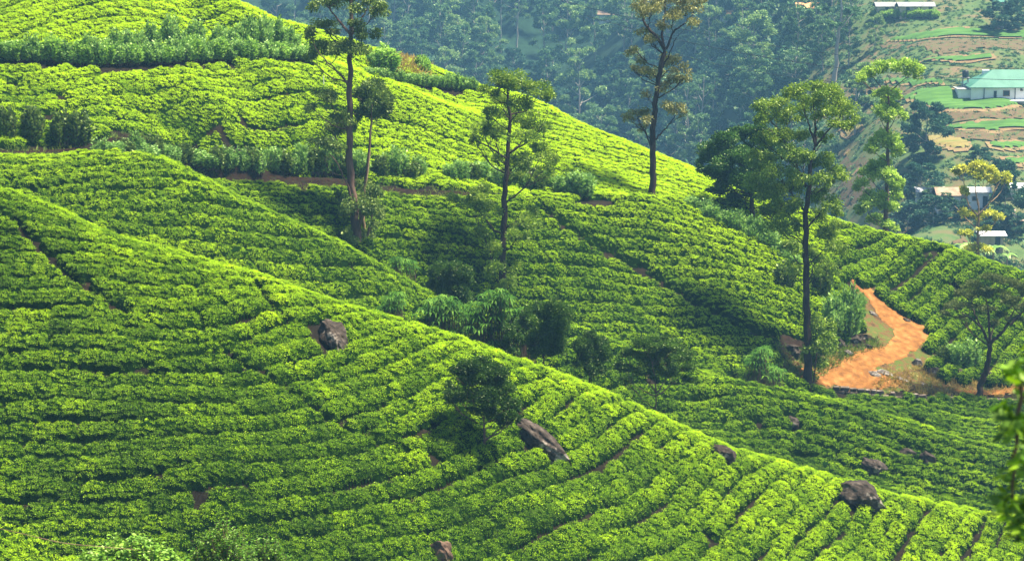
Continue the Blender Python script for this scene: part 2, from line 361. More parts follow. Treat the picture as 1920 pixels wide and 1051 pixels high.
class Field:
    def __init__(s, name, label, layer, base, spacing, test, res=0.14, density=13, tuft=0.30, tint=0.5, along=0.95, gap=0.0, seed=1, hgt=0.80, tufts='near', miss=0.005, wander=0.25, carve=()):
        r = np.random.default_rng(seed)
        P0 = smooth_poly(base, 3); P0 = resample(P0, 1.0)
        t0 = P0[0] - P0[3]; t0 /= np.linalg.norm(t0); t1 = P0[-1] - P0[-4]; t1 /= np.linalg.norm(t1)
        P0 = np.vstack([P0[0] + t0 * np.arange(70, 0, -1)[:, None], P0, P0[-1] + t1 * np.arange(1, 70)[:, None]])
        tg = np.gradient(P0, axis=0); tg /= np.linalg.norm(tg, axis=1)[:, None]
        kern = np.ones(5) / 5; tg = np.c_[np.convolve(np.pad(tg[:, 0], 2, 'edge'), kern, 'valid'), np.convolve(np.pad(tg[:, 1], 2, 'edge'), kern, 'valid')]
        nm = np.c_[-tg[:, 1], tg[:, 0]]
        C = []; T = []; K = []
        for k in range(-60, 61):
            q = resample(P0 + nm * k * spacing, along)
            if len(q) < 3: continue
            tq = np.gradient(q, axis=0); tq /= np.linalg.norm(tq, axis=1)[:, None] + 1e-9
            q = q + tq * r.uniform(-.15, .15, (len(q), 1)) + r.uniform(0, along) * tq
            nq = np.c_[-tq[:, 1], tq[:, 0]]
            q = q + nq * (wander * spacing * (N1(q[:, 0] * .22 + k * 3.1, q[:, 1] * .22) - .5) + r.normal(0, .05, len(q)))[:, None]
            C.append(q); T.append(tq); K.append(np.full(len(q), k))
        C = np.vstack(C); T = np.vstack(T); K = np.concatenate(K)
        b = (C[:, 0] > -60) & (C[:, 0] < 70) & (C[:, 1] > 92) & (C[:, 1] < 222); C, T, K = C[b], T[b], K[b]
        g, lay = ground(C[:, 0], C[:, 1]); keep = (lay == layer)
        C, T, K, g = C[keep], T[keep], K[keep], g[keep]
        D = polydist(C[:, 0], C[:, 1], P0[::2])[0]; keep = D > np.abs(K * spacing) - 0.35 * spacing - .2
        C, T, K, g = C[keep], T[keep], K[keep], g[keep]
        u, v, d = proj(np.c_[C, g + .5]); keep = visible(C[:, 0], C[:, 1], g + .5) & test(C[:, 0], C[:, 1], u, v)
        keep &= r.random(len(C)) > miss
        C, T, g = C[keep], T[keep], g[keep]; s.C = C
        # stamp the bushes into a height map
        x0, y0 = C.min(0) - 1.5; x1, y1 = C.max(0) + 1.5
        xs = np.arange(x0, x1, res); ys = np.arange(y0, y1, res); H = np.zeros((len(ys), len(xs))); TI = np.zeros_like(H)
        R = int(1.1 / res) + 1
        for (cx, cy_), (tx, ty) in zip(C, T):
            i, j = int((cx - x0) / res), int((cy_ - y0) / res); i0, i1, j0, j1 = max(i - R, 0), i + R, max(j - R, 0), j + R
            X, Y = np.meshgrid(xs[i0:i1] - cx, ys[j0:j1] - cy_)
            al = X * tx + Y * ty; ac = -X * ty + Y * tx
            ra = along * r.uniform(.56, .72); rb = spacing * (r.uniform(.46, .56) - gap); hh = hgt * r.uniform(.9, 1.06)
            q = (np.abs(al) / ra) ** 4 + (np.abs(ac) / rb) ** 4
            h = hh * np.clip(1 - q, 0, 1) ** .5 * (1 - .10 * np.clip(np.abs(ac) / rb, 0, 1) ** 2)
            m = h > H[j0:j1, i0:i1]; H[j0:j1, i0:i1] = np.where(m, h, H[j0:j1, i0:i1]); TI[j0:j1, i0:i1] = np.where(m, r.normal(0, 1), TI[j0:j1, i0:i1])
        X, Y = np.meshgrid(xs, ys); G = ground(X, Y)[0]
        for cl_, cw in carve:
            dd = polydist(X, Y, cl_)[0]; H *= sstep(cw * .6, cw * 1.5, dd + .18 * (N3(X * 1.7, Y * 1.7) - .5))
        H = H * (0.95 + .10 * N2(X * 3.1, Y * 3.1)) + (H > .2) * .06 * (N3(X * 5.3, Y * 5.3) - .5)
        Z = G + H
        F = grid_faces(*X.shape); ok = (H.ravel()[F] > 0.06).sum(1) >= 2; F = F[ok]
        use = np.unique(F); remap = np.full(X.size, -1); remap[use] = np.arange(len(use))
        Vv = np.c_[X.ravel(), Y.ravel(), Z.ravel() - .04][use]
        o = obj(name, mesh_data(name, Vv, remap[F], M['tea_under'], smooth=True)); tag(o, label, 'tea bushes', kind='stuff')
        # leaf tufts over the tops and sides
        gy_, gx_ = np.gradient(Z, res); sl = np.sqrt(1 + np.minimum(gx_ ** 2 + gy_ ** 2, 9)); wgt = np.where(H > .10, np.minimum(sl, 2.4) * (.75 + .25 * sstep(.45, .85, H / hgt)), 0)
        n = int(wgt.sum() * res * res * density); cum = np.cumsum(wgt.ravel()); idx = np.searchsorted(cum, r.random(n) * cum[-1]); idx = np.minimum(idx, X.size - 1)
        px = X.ravel()[idx] + r.uniform(-.5, .5, n) * res; py = Y.ravel()[idx] + r.uniform(-.5, .5, n) * res
        pz = Z.ravel()[idx] + r.uniform(-.05, .05, n)
        nx_, ny_ = -gx_.ravel()[idx] * .55, -gy_.ravel()[idx] * .55
        tilt = np.arctan(np.hypot(nx_, ny_)); az = np.arctan2(ny_, nx_)
        # tilt the tuft's up axis to the surface: yaw to azimuth, pitch by tilt (XYZ euler, free spin comes from the variants)
        rot = np.c_[np.zeros(n) + r.normal(0, .12, n), tilt, az]
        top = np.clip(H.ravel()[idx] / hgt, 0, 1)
        u, v, d = proj(np.c_[px, py, pz])
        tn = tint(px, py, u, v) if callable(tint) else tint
        tv = tn + .09 * TI.ravel()[idx] + r.normal(0, .07, n) + .55 * (np.clip(top, .2, 1) - .92) + 0.22 * (N1(px * .16, py * .16) - .5) + .2 * (N2(px * .6, py * .6) - .5)  # tops lighter: young flush, plus shade of the bush sides put into the tint
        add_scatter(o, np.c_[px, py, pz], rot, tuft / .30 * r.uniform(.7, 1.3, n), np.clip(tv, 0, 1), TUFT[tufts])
        s.o = o; s.n = n
        print('field', name, len(C), 'bushes', len(Vv), 'verts', n, 'tufts')

TUFT = {'near': tuft_collection('tea_shoots', M['tea_leaf'], 5, n=16, size=.20, llen=.085, lwid=.040, up=.75),
        'far': tuft_collection('tea_shoots_small', M['tea_leaf'], 5, n=14, size=.24, llen=.11, lwid=.055, up=.75)}

def strip(poly_px, S, half):
    L = px_line(S, poly_px)
    return (L, half)
class PlanS:
    def __init__(s, k): s.k = k
    def __call__(s, x, y): return layers(x, y)[s.k]
LA, LB, LH = PlanS(0), PlanS(1), PlanS(2)
# paths between the bushes
pathsA = [strip(p, LA, w_) for p, w_ in (([(-30, 372), (20, 400), (62, 440), (130, 510), (240, 580)], .24), ([(425, 650), (520, 705), (640, 782), (760, 835)], .22),
          ([(480, 520), (505, 560), (545, 590), (590, 600)], .18), ([(175, 690), (330, 657), (430, 640), (545, 590)], .16))]
pathsH = [strip(p, LH, w_) for p, w_ in (([(1014, 385), (1045, 412), (1090, 445), (1160, 477), (1215, 507), (1270, 543), (1330, 575), (1400, 608), (1475, 650)], .42),
          ([(1665, 535), (1715, 505), (1762, 465)], .32))]
ROCKS = []   # (x, y, clear radius), filled before planting
def clear_rocks(x, y):
    ok = np.ones(len(x), bool)
    for rx, ry, rr in ROCKS: ok &= np.hypot(x - rx, y - ry) > rr
    return ok
# ---------------------------------------------------------------- boulders lying in the tea
import bmesh
def rock_mat():
    m, nt, out = new_mat('weathered_rock'); L = nt.links.new
    p = nt.nodes.new('ShaderNodeBsdfPrincipled'); p.inputs['Roughness'].default_value = 0.9; p.inputs['Specular IOR Level'].default_value = .2
    base = ramp(nt, noise(nt, 2.2, 8), [(0.3, (0.018, 0.013, 0.010)), (0.5, (0.050, 0.038, 0.030)), (0.7, (0.13, 0.105, 0.088))])
    lich = ramp(nt, noise(nt, 1.1, 3), [(0.60, (0, 0, 0)), (0.66, (1, 1, 1))])
    L(mixc(nt, lich, base, (0.30, 0.26, 0.22)), p.inputs['Base Color'])
    b = nt.nodes.new('ShaderNodeBump'); b.inputs['Strength'].default_value = .8; b.inputs['Distance'].default_value = .12
    L(noise(nt, 4, 8), b.inputs['Height']); L(b.outputs[0], p.inputs['Normal']); L(p.outputs[0], out.inputs[0]); return m
M['rock'] = rock_mat()
M['moss_rock'] = rough_mat('mossy_rock', [(0.35, (0.05, 0.03, 0.02)), (0.55, (0.16, 0.10, 0.07)), (0.7, (0.12, 0.16, 0.03))], 1.5, bump=.8, bscale=5)
M['pale_rock'] = rough_mat('pale_rock', [(0.35, (0.06, 0.05, 0.045)), (0.55, (0.22, 0.19, 0.17)), (0.7, (0.45, 0.42, 0.38))], 2.5, bump=.8, bscale=6)
def rock_mesh(name, sx, sy, sz, seed, mat, cuts=16, nz=.13, sub=5):
    r = np.random.default_rng(seed); bm = bmesh.new(); bmesh.ops.create_icosphere(bm, subdivisions=sub, radius=1.0)
    V = np.array([v.co[:] for v in bm.verts]); n = V / np.linalg.norm(V, axis=1)[:, None]
    for _ in range(cuts):
        c = r.normal(size=3); c[2] = abs(c[2]) * .7; c /= np.linalg.norm(c); h = r.uniform(.58, .85); d = V @ c; V = V - np.maximum(d - h, 0)[:, None] * c
    k = (N1(n[:, 0] * 2 + seed, n[:, 1] * 2 + n[:, 2] * 1.7) - .5) * nz * 2 + (N2(n[:, 0] * 6 + seed, n[:, 1] * 6 + n[:, 2] * 5) - .5) * nz * .8 + (N3(n[:, 0] * 15 + seed, n[:, 1] * 15 + n[:, 2] * 13) - .5) * nz * .45
    V = V * (1 + k)[:, None] * np.array([sx, sy, sz])
    for v, c in zip(bm.verts, V): v.co = c
    me = bpy.data.meshes.new(name); bm.to_mesh(me); bm.free(); me.materials.append(mat)
    me.polygons.foreach_set('use_smooth', np.ones(len(me.polygons), bool)); return me
def slope_frame(x, y):
    e = .8; gx_, gy_ = (gz(x + e, y) - gz(x - e, y)) / (2 * e), (gz(x, y + e) - gz(x, y - e)) / (2 * e)
    n = Vector((-gx_, -gy_, 1)).normalized(); return n
def boulder(u, v, wm, hm, label, seed, spin=0.0, sink=.25, depth=None, mat='rock', clear=.9, lift=.35, name='boulder', group=None, cat='boulder'):
    """wm wide and hm high as it shows; lies on the slope, its long side turned by spin (degrees) in the slope's plane"""
    p = hit(u, v); n = slope_frame(p[0], p[1]); dm = depth or wm * .6
    o = obj(name, rock_mesh(name, wm / 2, dm / 2, hm / 2, seed, M[mat]))
    x = Vector((1, 0, 0)); x = (x - n * x.dot(n)).normalized(); y = n.cross(x); R = Matrix((x, y, n)).transposed()
    R = R @ Matrix.Rotation(math.radians(spin), 3, 'Z')
    o.rotation_euler = R.to_euler(); o.location = Vector(p) + n * (hm * lift)
    if clear: ROCKS.append((p[0], p[1], clear * max(wm, dm) * .5))
    return tag(o, label, cat, group)
boulder(622, 638, 3.2, 1.2, 'tall dark upright slab of rock standing in the tea, left of centre', 5, spin=-56, depth=1.6, lift=.40, clear=.62)
boulder(1012, 838, 4.5, 1.25, 'long flat dark boulder with white lichen patches behind the small tree', 12, spin=-34, depth=1.7, lift=.32, clear=.52)
boulder(1356, 862, 1.9, .9, 'narrow brown boulder tilted down the crest of the nearest spur', 23, spin=-35, depth=.9, lift=.45, clear=.5)
boulder(1330, 832, 1.1, .4, 'thin flat rock just above the tilted narrow boulder', 24, spin=-40, depth=.5, lift=.35, clear=.4)
boulder(1606, 942, 3.5, 1.6, 'biggest rounded boulder with a pale top, low at the right', 31, spin=-12, depth=2.4, lift=.42, clear=.55)
boulder(1635, 888, 2.0, 1.5, 'brown boulder right behind the biggest rounded one', 37, spin=-25, depth=1.5, lift=.42, clear=.6)
boulder(1694, 862, 1.6, 1.0, 'squarish grey boulder with a white spot, left one of a touching pair', 43, spin=-10, depth=1.2, lift=.5, clear=.6)
boulder(1735, 876, 1.7, 1.2, 'leaning pale streaked boulder, right one of a touching pair', 46, spin=-45, depth=1.1, lift=.45, clear=.6)
boulder(1484, 798, 1.4, .8, 'small pinkish grey boulder alone in a gap of the tea', 52, spin=-15, depth=1.0, lift=.45, clear=.85)
boulder(1436, 836, .9, .5, 'small brown rock half hidden among the bushes near the crest', 58, depth=.6, lift=.4, clear=.7)
boulder(1612, 828, .7, .45, 'little pink rock among tea above the brown boulder', 59, depth=.5, lift=.5, clear=.8)
boulder(820, 1048, 1.4, 1.1, 'mossy rounded rock cut by the bottom edge of the photo', 61, spin=-40, depth=1.0, lift=.5, mat='moss_rock', clear=.7)
boulder(1206, 756, 1.3, .6, 'flat rock at the foot of the umbrella shaped dark tree', 66, spin=-25, depth=.7, lift=.4, clear=.5)
ROADPX = [(1585, 520), (1600, 520), (1640, 545), (1690, 580), (1735, 610), (1748, 628), (1742, 645), (1735, 668), (1742, 690), (1800, 715), (1930, 715), (1930, 745), (1800, 745), (1650, 742), (1560, 730), (1500, 718), (1460, 690), (1455, 640), (1475, 625), (1520, 640), (1600, 630), (1625, 610), (1610, 560)]
def testA(x, y, u, v):
    return clear_rocks(x, y)
ROWA = px_line(LA, [(-60, 905), (100, 905), (250, 900), (450, 885), (600, 862), (720, 836), (820, 802), (920, 762), (1000, 725), (1045, 702)])
Field('tea_bushes', 'rows of clipped tea bushes covering the nearest hill spur across the bottom of the view', 0, ROWA, .97, testA, density=68, tuft=.22, tint=lambda x, y, u, v: .46 + .24 * sstep(-150, 260, (u - 640) * .45 - (v - 640) + 60), seed=3, carve=pathsA, wander=.5, gap=.062, hgt=.58)  # light put into the tint: lower left shaded, right side and crest sunlit
def testB(x, y, u, v): return clear_rocks(x, y) & ((u > 330) | (v > 290))
ROWB = px_line(LB, [(-60, 405), (100, 408), (250, 405), (400, 415), (500, 428), (600, 440)])
Field('tea_bushes', 'tea bushes on the second spur, just behind the nearest crest, upper left part', 1, ROWB, 1.05, lambda x, y, u, v: testB(x, y, u, v) & (u < 960), res=.14, density=40, tuft=.25, tint=.58, seed=4, wander=.4, gap=.065)
ROWB2 = px_line(LB, [(1150, 765), (1250, 755), (1350, 745), (1450, 742), (1550, 765), (1640, 800)])
Field('tea_bushes', 'tea bushes around scattered small boulders below the dirt road', 1, ROWB2, 1.1, lambda x, y, u, v: testB(x, y, u, v) & (u >= 960), res=.14, density=40, tuft=.25, tint=.50, seed=5, wander=.5, miss=.02, gap=.11)
def paths_ok(x, y):
    return np.ones(len(x), bool)
def bank_side(x, y):
    r, s_, _ = polydist(x, y, BANK); return r * s_
def testC(x, y, u, v):
    sd_ = bank_side(x, y); under = (sd_ < -1.7) | (x > BANK[-1][0])
    return under & paths_ok(x, y) & ~in_poly(u, v, ROADPX) & (u < 1560) & (v < 705 + (u > 1500) * -60) & ((x < BANK[-1][0]) | (y < BANK[-1][1] + (x - BANK[-1][0]) * .9))
ROWC = px_line(LH, [(560, 440), (700, 445), (850, 462), (1000, 480), (1150, 492), (1300, 500), (1400, 520)])
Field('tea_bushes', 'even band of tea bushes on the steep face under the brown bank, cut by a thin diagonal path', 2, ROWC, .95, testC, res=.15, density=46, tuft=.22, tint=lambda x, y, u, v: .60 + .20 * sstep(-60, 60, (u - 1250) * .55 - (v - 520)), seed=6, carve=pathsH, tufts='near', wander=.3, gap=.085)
HEDGE1 = px_line(LH, [(-60, 100), (0, 104), (90, 107), (180, 113), (250, 110), (400, 104), (575, 102)]); HEDGE2 = px_line(LH, [(690, 132), (740, 144), (800, 152), (885, 158)])
def testD(x, y, u, v):
    sd_ = bank_side(x, y); up = ((sd_ > 1.6) & (x <= BANK[-1][0])) | ((x > BANK[-1][0]) & (y >= BANK[-1][1] + (x - BANK[-1][0]) * .9))
    return up & ~in_poly(u, v, ROADPX) & (u < 1545) & (polydist(x, y, HEDGE1)[0] > .9) & (polydist(x, y, HEDGE2)[0] > .9)
ROWD = px_line(LH, [(-40, 205), (150, 208), (330, 205), (480, 192), (620, 180), (720, 195), (850, 245), (1000, 290), (1150, 320)])
Field('tea_bushes', 'brightest yellow green tea bushes over the big upper hillside', 2, ROWD, 1.15, testD, res=.2, density=52, tuft=.20, tint=lambda x, y, u, v: np.clip(.9 + .0003 * (u - 500) - .0007 * (v - 150), .6, 1.0), seed=7, tufts='far', wander=.5, gap=.012, hgt=.5)  # sunlit patch put into the tint, growing lighter uphill and to the right
def testC2(x, y, u, v): return ~in_poly(u, v, ROADPX) & (u >= 1545) & (v < 712 ) & paths_ok(x, y)
ROWC2 = px_line(LH, [(1560, 600), (1620, 560), (1680, 525), (1730, 490), (1765, 462)])
Field('tea_bushes', 'tea bushes on the slope right of the orange dirt road bend', 2, ROWC2, 1.25, testC2, res=.15, density=46, tuft=.22, tint=.62, seed=8, carve=pathsH, wander=.4, gap=.09)
def testV(x, y, u, v): return ~in_poly(u, v, ROADPX) & (v >= 700) & (u > 1150) & (v > 745 - (u < 1560) * 45)
ROWV = px_line(LH, [(1480, 745), (1600, 765), (1750, 790), (1900, 815)])
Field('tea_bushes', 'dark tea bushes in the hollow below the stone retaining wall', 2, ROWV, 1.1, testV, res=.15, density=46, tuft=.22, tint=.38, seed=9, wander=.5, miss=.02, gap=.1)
# ---------------------------------------------------------------- trees: trunk with limbs, crown of separate leaves
def bark_mat(name, stops, scale=3.0):
    m, nt, out = new_mat(name); L = nt.links.new
    p = nt.nodes.new('ShaderNodeBsdfPrincipled'); p.inputs['Roughness'].default_value = 0.9; p.inputs['Specular IOR Level'].default_value = .15
    tc = nt.nodes.new('ShaderNodeTexCoord'); mp = nt.nodes.new('ShaderNodeMapping'); mp.inputs['Scale'].default_value = (1, 1, .22); L(tc.outputs['Object'], mp.inputs[0])
    L(ramp(nt, noise(nt, scale, 6, vec=mp.outputs[0]), stops), p.inputs['Base Color'])
    b = nt.nodes.new('ShaderNodeBump'); b.inputs['Strength'].default_value = .7; b.inputs['Distance'].default_value = .05
    L(noise(nt, scale * 4, 5, vec=mp.outputs[0]), b.inputs['Height']); L(b.outputs[0], p.inputs['Normal']); L(p.outputs[0], out.inputs[0]); return m
M['bark_dark'] = bark_mat('bark_dark', [(0.3, (0.020, 0.013, 0.010)), (0.55, (0.055, 0.035, 0.028)), (0.75, (0.12, 0.08, 0.065))])
M['bark_brown'] = bark_mat('bark_brown', [(0.3, (0.05, 0.03, 0.022)), (0.5, (0.13, 0.08, 0.06)), (0.75, (0.24, 0.16, 0.12))], 2.0)
M['bark_pale'] = bark_mat('bark_pale', [(0.3, (0.20, 0.17, 0.14)), (0.5, (0.38, 0.34, 0.30)), (0.75, (0.55, 0.50, 0.45))], 1.2)
M['bark_tan'] = bark_mat('bark_tan', [(0.3, (0.16, 0.11, 0.06)), (0.5, (0.30, 0.21, 0.12)), (0.75, (0.42, 0.31, 0.19))], 1.6)
def lm(name, a, b, c, t=.3, g=.03): M[name] = leaf_mat(name, a, b, c, t, g, 'tint', 'GEOMETRY'); return M[name]
lm('leaf_gum', (0.03, 0.065, 0.012), (0.10, 0.175, 0.03), (0.26, 0.34, 0.06), .35)
lm('leaf_gum_grey', (0.06, 0.07, 0.022), (0.19, 0.20, 0.07), (0.38, 0.35, 0.15), .35)
lm('leaf_gum_olive', (0.035, 0.085, 0.006), (0.14, 0.25, 0.02), (0.36, 0.48, 0.05), .4)
lm('leaf_dark', (0.012, 0.040, 0.006), (0.040, 0.11, 0.014), (0.10, 0.22, 0.028), .3)
lm('leaf_feather', (0.012, 0.040, 0.004), (0.045, 0.11, 0.010), (0.13, 0.25, 0.018), .35)
lm('leaf_lime', (0.14, 0.26, 0.03), (0.34, 0.52, 0.08), (0.62, 0.80, 0.18), .4)
lm('leaf_yellow', (0.26, 0.34, 0.04), (0.52, 0.56, 0.07), (0.80, 0.76, 0.13), .35)
lm('leaf_olive', (0.035, 0.055, 0.012), (0.08, 0.115, 0.025), (0.15, 0.19, 0.05), .3)
lm('leaf_shrub', (0.06, 0.15, 0.035), (0.21, 0.39, 0.09), (0.48, 0.70, 0.20), .35)
lm('leaf_shrub_lime', (0.10, 0.22, 0.03), (0.28, 0.50, 0.08), (0.55, 0.76, 0.18), .35)
lm('leaf_palmate', (0.014, 0.05, 0.006), (0.05, 0.14, 0.016), (0.17, 0.32, 0.045), .25, .01)
lm('leaf_forest', (0.03, 0.09, 0.05), (0.09, 0.20, 0.10), (0.22, 0.36, 0.14), .35)  # forest greens lean teal: part of the haze blue is put into the colour
lm('leaf_forest_pale', (0.07, 0.15, 0.07), (0.20, 0.34, 0.13), (0.40, 0.54, 0.20), .35)
lm('leaf_forest_dark', (0.012, 0.05, 0.04), (0.035, 0.11, 0.075), (0.08, 0.19, 0.11), .3)
lm('leaf_vine', (0.05, 0.15, 0.01), (0.16, 0.34, 0.03), (0.38, 0.56, 0.07), .35, .05)
lm('grass_dry', (0.16, 0.12, 0.04), (0.36, 0.27, 0.09), (0.55, 0.42, 0.16), .3)
lm('grass_green', (0.05, 0.10, 0.02), (0.13, 0.22, 0.04), (0.28, 0.34, 0.08), .3)

def tube(pts, rad, n=7):
    pts = np.asarray(pts, float); rad = np.asarray(rad, float)
    T = np.gradient(pts, axis=0); T /= np.linalg.norm(T, axis=1)[:, None] + 1e-9
    ref = np.array([0.3, 1, 0.1]); A = np.cross(T, ref); A /= np.linalg.norm(A, axis=1)[:, None] + 1e-9; B = np.cross(T, A)
    an = np.arange(n) * 2 * math.pi / n
    V = (pts[:, None] + rad[:, None, None] * (A[:, None] * np.cos(an)[None, :, None] + B[:, None] * np.sin(an)[None, :, None])).reshape(-1, 3)
    i = np.arange(len(pts) - 1)[:, None] * n; j = np.arange(n)[None]; j2 = (j + 1) % n
    F = np.stack([i + j, i + j2, i + n + j2, i + n + j], -1).reshape(-1, 4); return V, F
class Bag:
    def __init__(s): s.V = []; s.F = []; s.n = 0; s.T = []
    def add(s, V, F, t=None):
        s.V.append(V); s.F.append(F + s.n); s.n += len(V)
        s.T.append(np.full(len(V), .5) if t is None else t)
    def mesh(s, name, mat, smooth=False):
        return mesh_data(name, np.vstack(s.V), np.vstack(s.F), mat, smooth=smooth, attrs={'tint': np.concatenate(s.T)})
def wobble(pts, k, amp, r):
    """resample a limb and let it wander a little"""
    pts = np.asarray(pts, float); s = np.r_[0, np.cumsum(np.linalg.norm(np.diff(pts, axis=0), axis=1))]; t = np.linspace(0, s[-1], k)
    q = np.c_[[np.interp(t, s, pts[:, i]) for i in range(3)]].T
    for _ in range(2): q[1:-1] = (q[:-2] + q[2:] + 2 * q[1:-1]) / 4
    q[1:-1] += r.normal(0, amp, (k - 2, 3)); return q
def leaves(bag, c, rad, n, ll, lw, r, style='gum', lumps=6, shell=.45, base_t=.5):
    """n leaves in lumpy sprays filling an ellipsoid"""
    c = np.asarray(c, float); rad = np.asarray(rad, float)
    d = r.normal(size=(lumps, 3)); d /= np.linalg.norm(d, axis=1)[:, None]; d[:, 2] = np.where(d[:, 2] < -.4, -d[:, 2], d[:, 2])
    L = d * r.uniform(.35, .85, (lumps, 1)); k = r.integers(0, lumps, n); lt = r.normal(0, .11, lumps)
    q = r.normal(size=(n, 3)); q /= np.linalg.norm(q, axis=1)[:, None]; q *= (r.random(n) ** (1 / 2.2))[:, None]
    p = L[k] + q * r.uniform(.30, .55, lumps)[k][:, None]; p = c + p * rad
    out = p - c; out /= np.linalg.norm(out, axis=1)[:, None] + 1e-6; rn = r.normal(size=(n, 3)); rn /= np.linalg.norm(rn, axis=1)[:, None]
    if style == 'gum': ax = out * .35 + rn * .75 + np.array([0, 0, -.75])
    elif style == 'up': ax = out * .3 + rn * .5 + np.array([0, 0, .9])
    else: ax = out * .6 + rn * .8
    ax /= np.linalg.norm(ax, axis=1)[:, None] + 1e-6
    sd_ = np.cross(ax, r.normal(size=(n, 3))); sd_ /= np.linalg.norm(sd_, axis=1)[:, None] + 1e-6
    l = 1.15 * ll * r.uniform(.65, 1.3, n)[:, None]; w_ = 1.7 * lw * r.uniform(.7, 1.3, n)[:, None]
    a = p; m = p + ax * l * .5; t = p + ax * l
    V = np.stack([a, m + sd_ * w_ / 2, t, m - sd_ * w_ / 2], 1).reshape(-1, 3); F = np.arange(4 * n).reshape(-1, 4)
    tn = np.clip(base_t + lt[k] + r.normal(0, .17, n), 0, 1); bag.add(V, F, np.repeat(tn, 4))
def hero(name, label, trunk, clumps, d, leaf, bark, wpx, ll=.20, lw=.05, dens=1.0, style='gum', cat='tree', seed=1, group=None, extra=(), topw=.25, base=None, twigs=4, flat=.9, lumps=7, limb=1.0, depthk=.55, clump_base_t=.55, puff=1.0):
    """trunk: pixels base..top; clumps: (u, v, ru, rv) pixels at distance d; extra: more limbs as pixel lines with a base width"""
    r = np.random.default_rng(seed); b0 = P(float(trunk[0][0]), float(trunk[0][1]), d) if base is None else np.asarray(base, float)
    m = d / FPX; tp = np.array([P(float(u), float(v), d) for u, v in trunk]); tp[0] = b0 - np.array([0, 0, .35])
    tp[1:, 1] += r.normal(0, .12, len(tp) - 1)
    T = wobble(tp, 26, .02 * wpx * m * 4, r); s = np.linspace(0, 1, 26); rb = wpx * m / 2
    R = rb * ((1 - s) ** .8 * (1 - topw) + topw) * (1 + .55 * np.exp(-s * 26)); R[-1] *= .4
    wood = Bag(); wood.add(*tube(T - b0, R, 9)); crown = Bag(); limbs = [(T, R)]
    for line, w0 in extra:
        lp = np.array([P(float(u), float(v), d) for u, v in line]); dd = r.uniform(-.5, .5) * .02 * d
        lp[:, 1] += np.linspace(0, dd, len(lp)); Q = wobble(lp, 16, .03, r); RR = w0 * m / 2 * np.linspace(1, .3, 16); wood.add(*tube(Q - b0, RR, 7)); limbs.append((Q, RR))
    uc = np.mean([c[0] for c in clumps]); ext = max(abs(c[0] - uc) for c in clumps) + 20
    for c in clumps:
        u, v, ru, rv = c[:4]; ru = ru * 1.3 * puff; rv = rv * 1.65 * puff; off = c[4] if len(c) > 4 else r.uniform(-1, 1) * depthk * ext * m * math.sqrt(max(0.15, 1 - ((u - uc) / ext) ** 2))
        C = P(float(u), float(v), d + off); rad = np.array([ru * m, (ru + rv) / 2 * m, rv * m * flat])
        # a limb from the nearest part of the trunk or of a main limb, leaving it lower down
        best = None
        for Q, RR in limbs:
            hz = np.hypot(Q[:, 0] - C[0], Q[:, 1] - C[1]); want = C[2] - .55 * hz - .3; cost = np.abs(Q[:, 2] - want) + hz * .9; cost = np.where(Q[:, 2] > C[2], cost + 3, cost)
            cost[0] += 99; i = int(np.argmin(cost))
            if best is None or cost[i] < best[0]: best = (cost[i], Q[i], RR[i])
        S, r0 = best[1], min(best[2] * .7, limb * (.022 + .016 * np.linalg.norm(C - best[1]) ** .8)); r0 = max(r0, .016)
        mid = (S + C) / 2 + np.array([0, 0, -.12 * np.linalg.norm(C - S)]) + r.normal(0, .06 * np.linalg.norm(C - S), 3)
        Q = wobble([S, mid, C], 10, .03, r); wood.add(*tube(Q - b0, np.linspace(r0, r0 * .35, 10), 6))
        for _ in range(twigs):
            e = C + r.normal(0, .5, 3) * rad + np.array([0, 0, .2 * rad[2]]); st = Q[r.integers(5, 9)]
            wood.add(*tube(wobble([st, (st + e) / 2 + [0, 0, -.05], e], 5, .02, r) - b0, np.linspace(r0 * .45, .008, 5), 5))
        area = rad[0] * rad[2] * 8; n = int(max(60, area * 120 * dens * (.2 / ll) ** 1.4)); leaves(crown, C - b0, rad, n, ll, lw, r, style, lumps, base_t=clump_base_t)
    e = empty(name, b0, label=label, cat=cat, group=group)
    obj('trunk', wood.mesh('trunk', M[bark], True), e); obj('crown', crown.mesh('crown', M[leaf]), e)
    print(name, crown.n // 4, 'leaves'); return e
def on(u, v):
    p = hit(u, v); return p, depth_of(p)

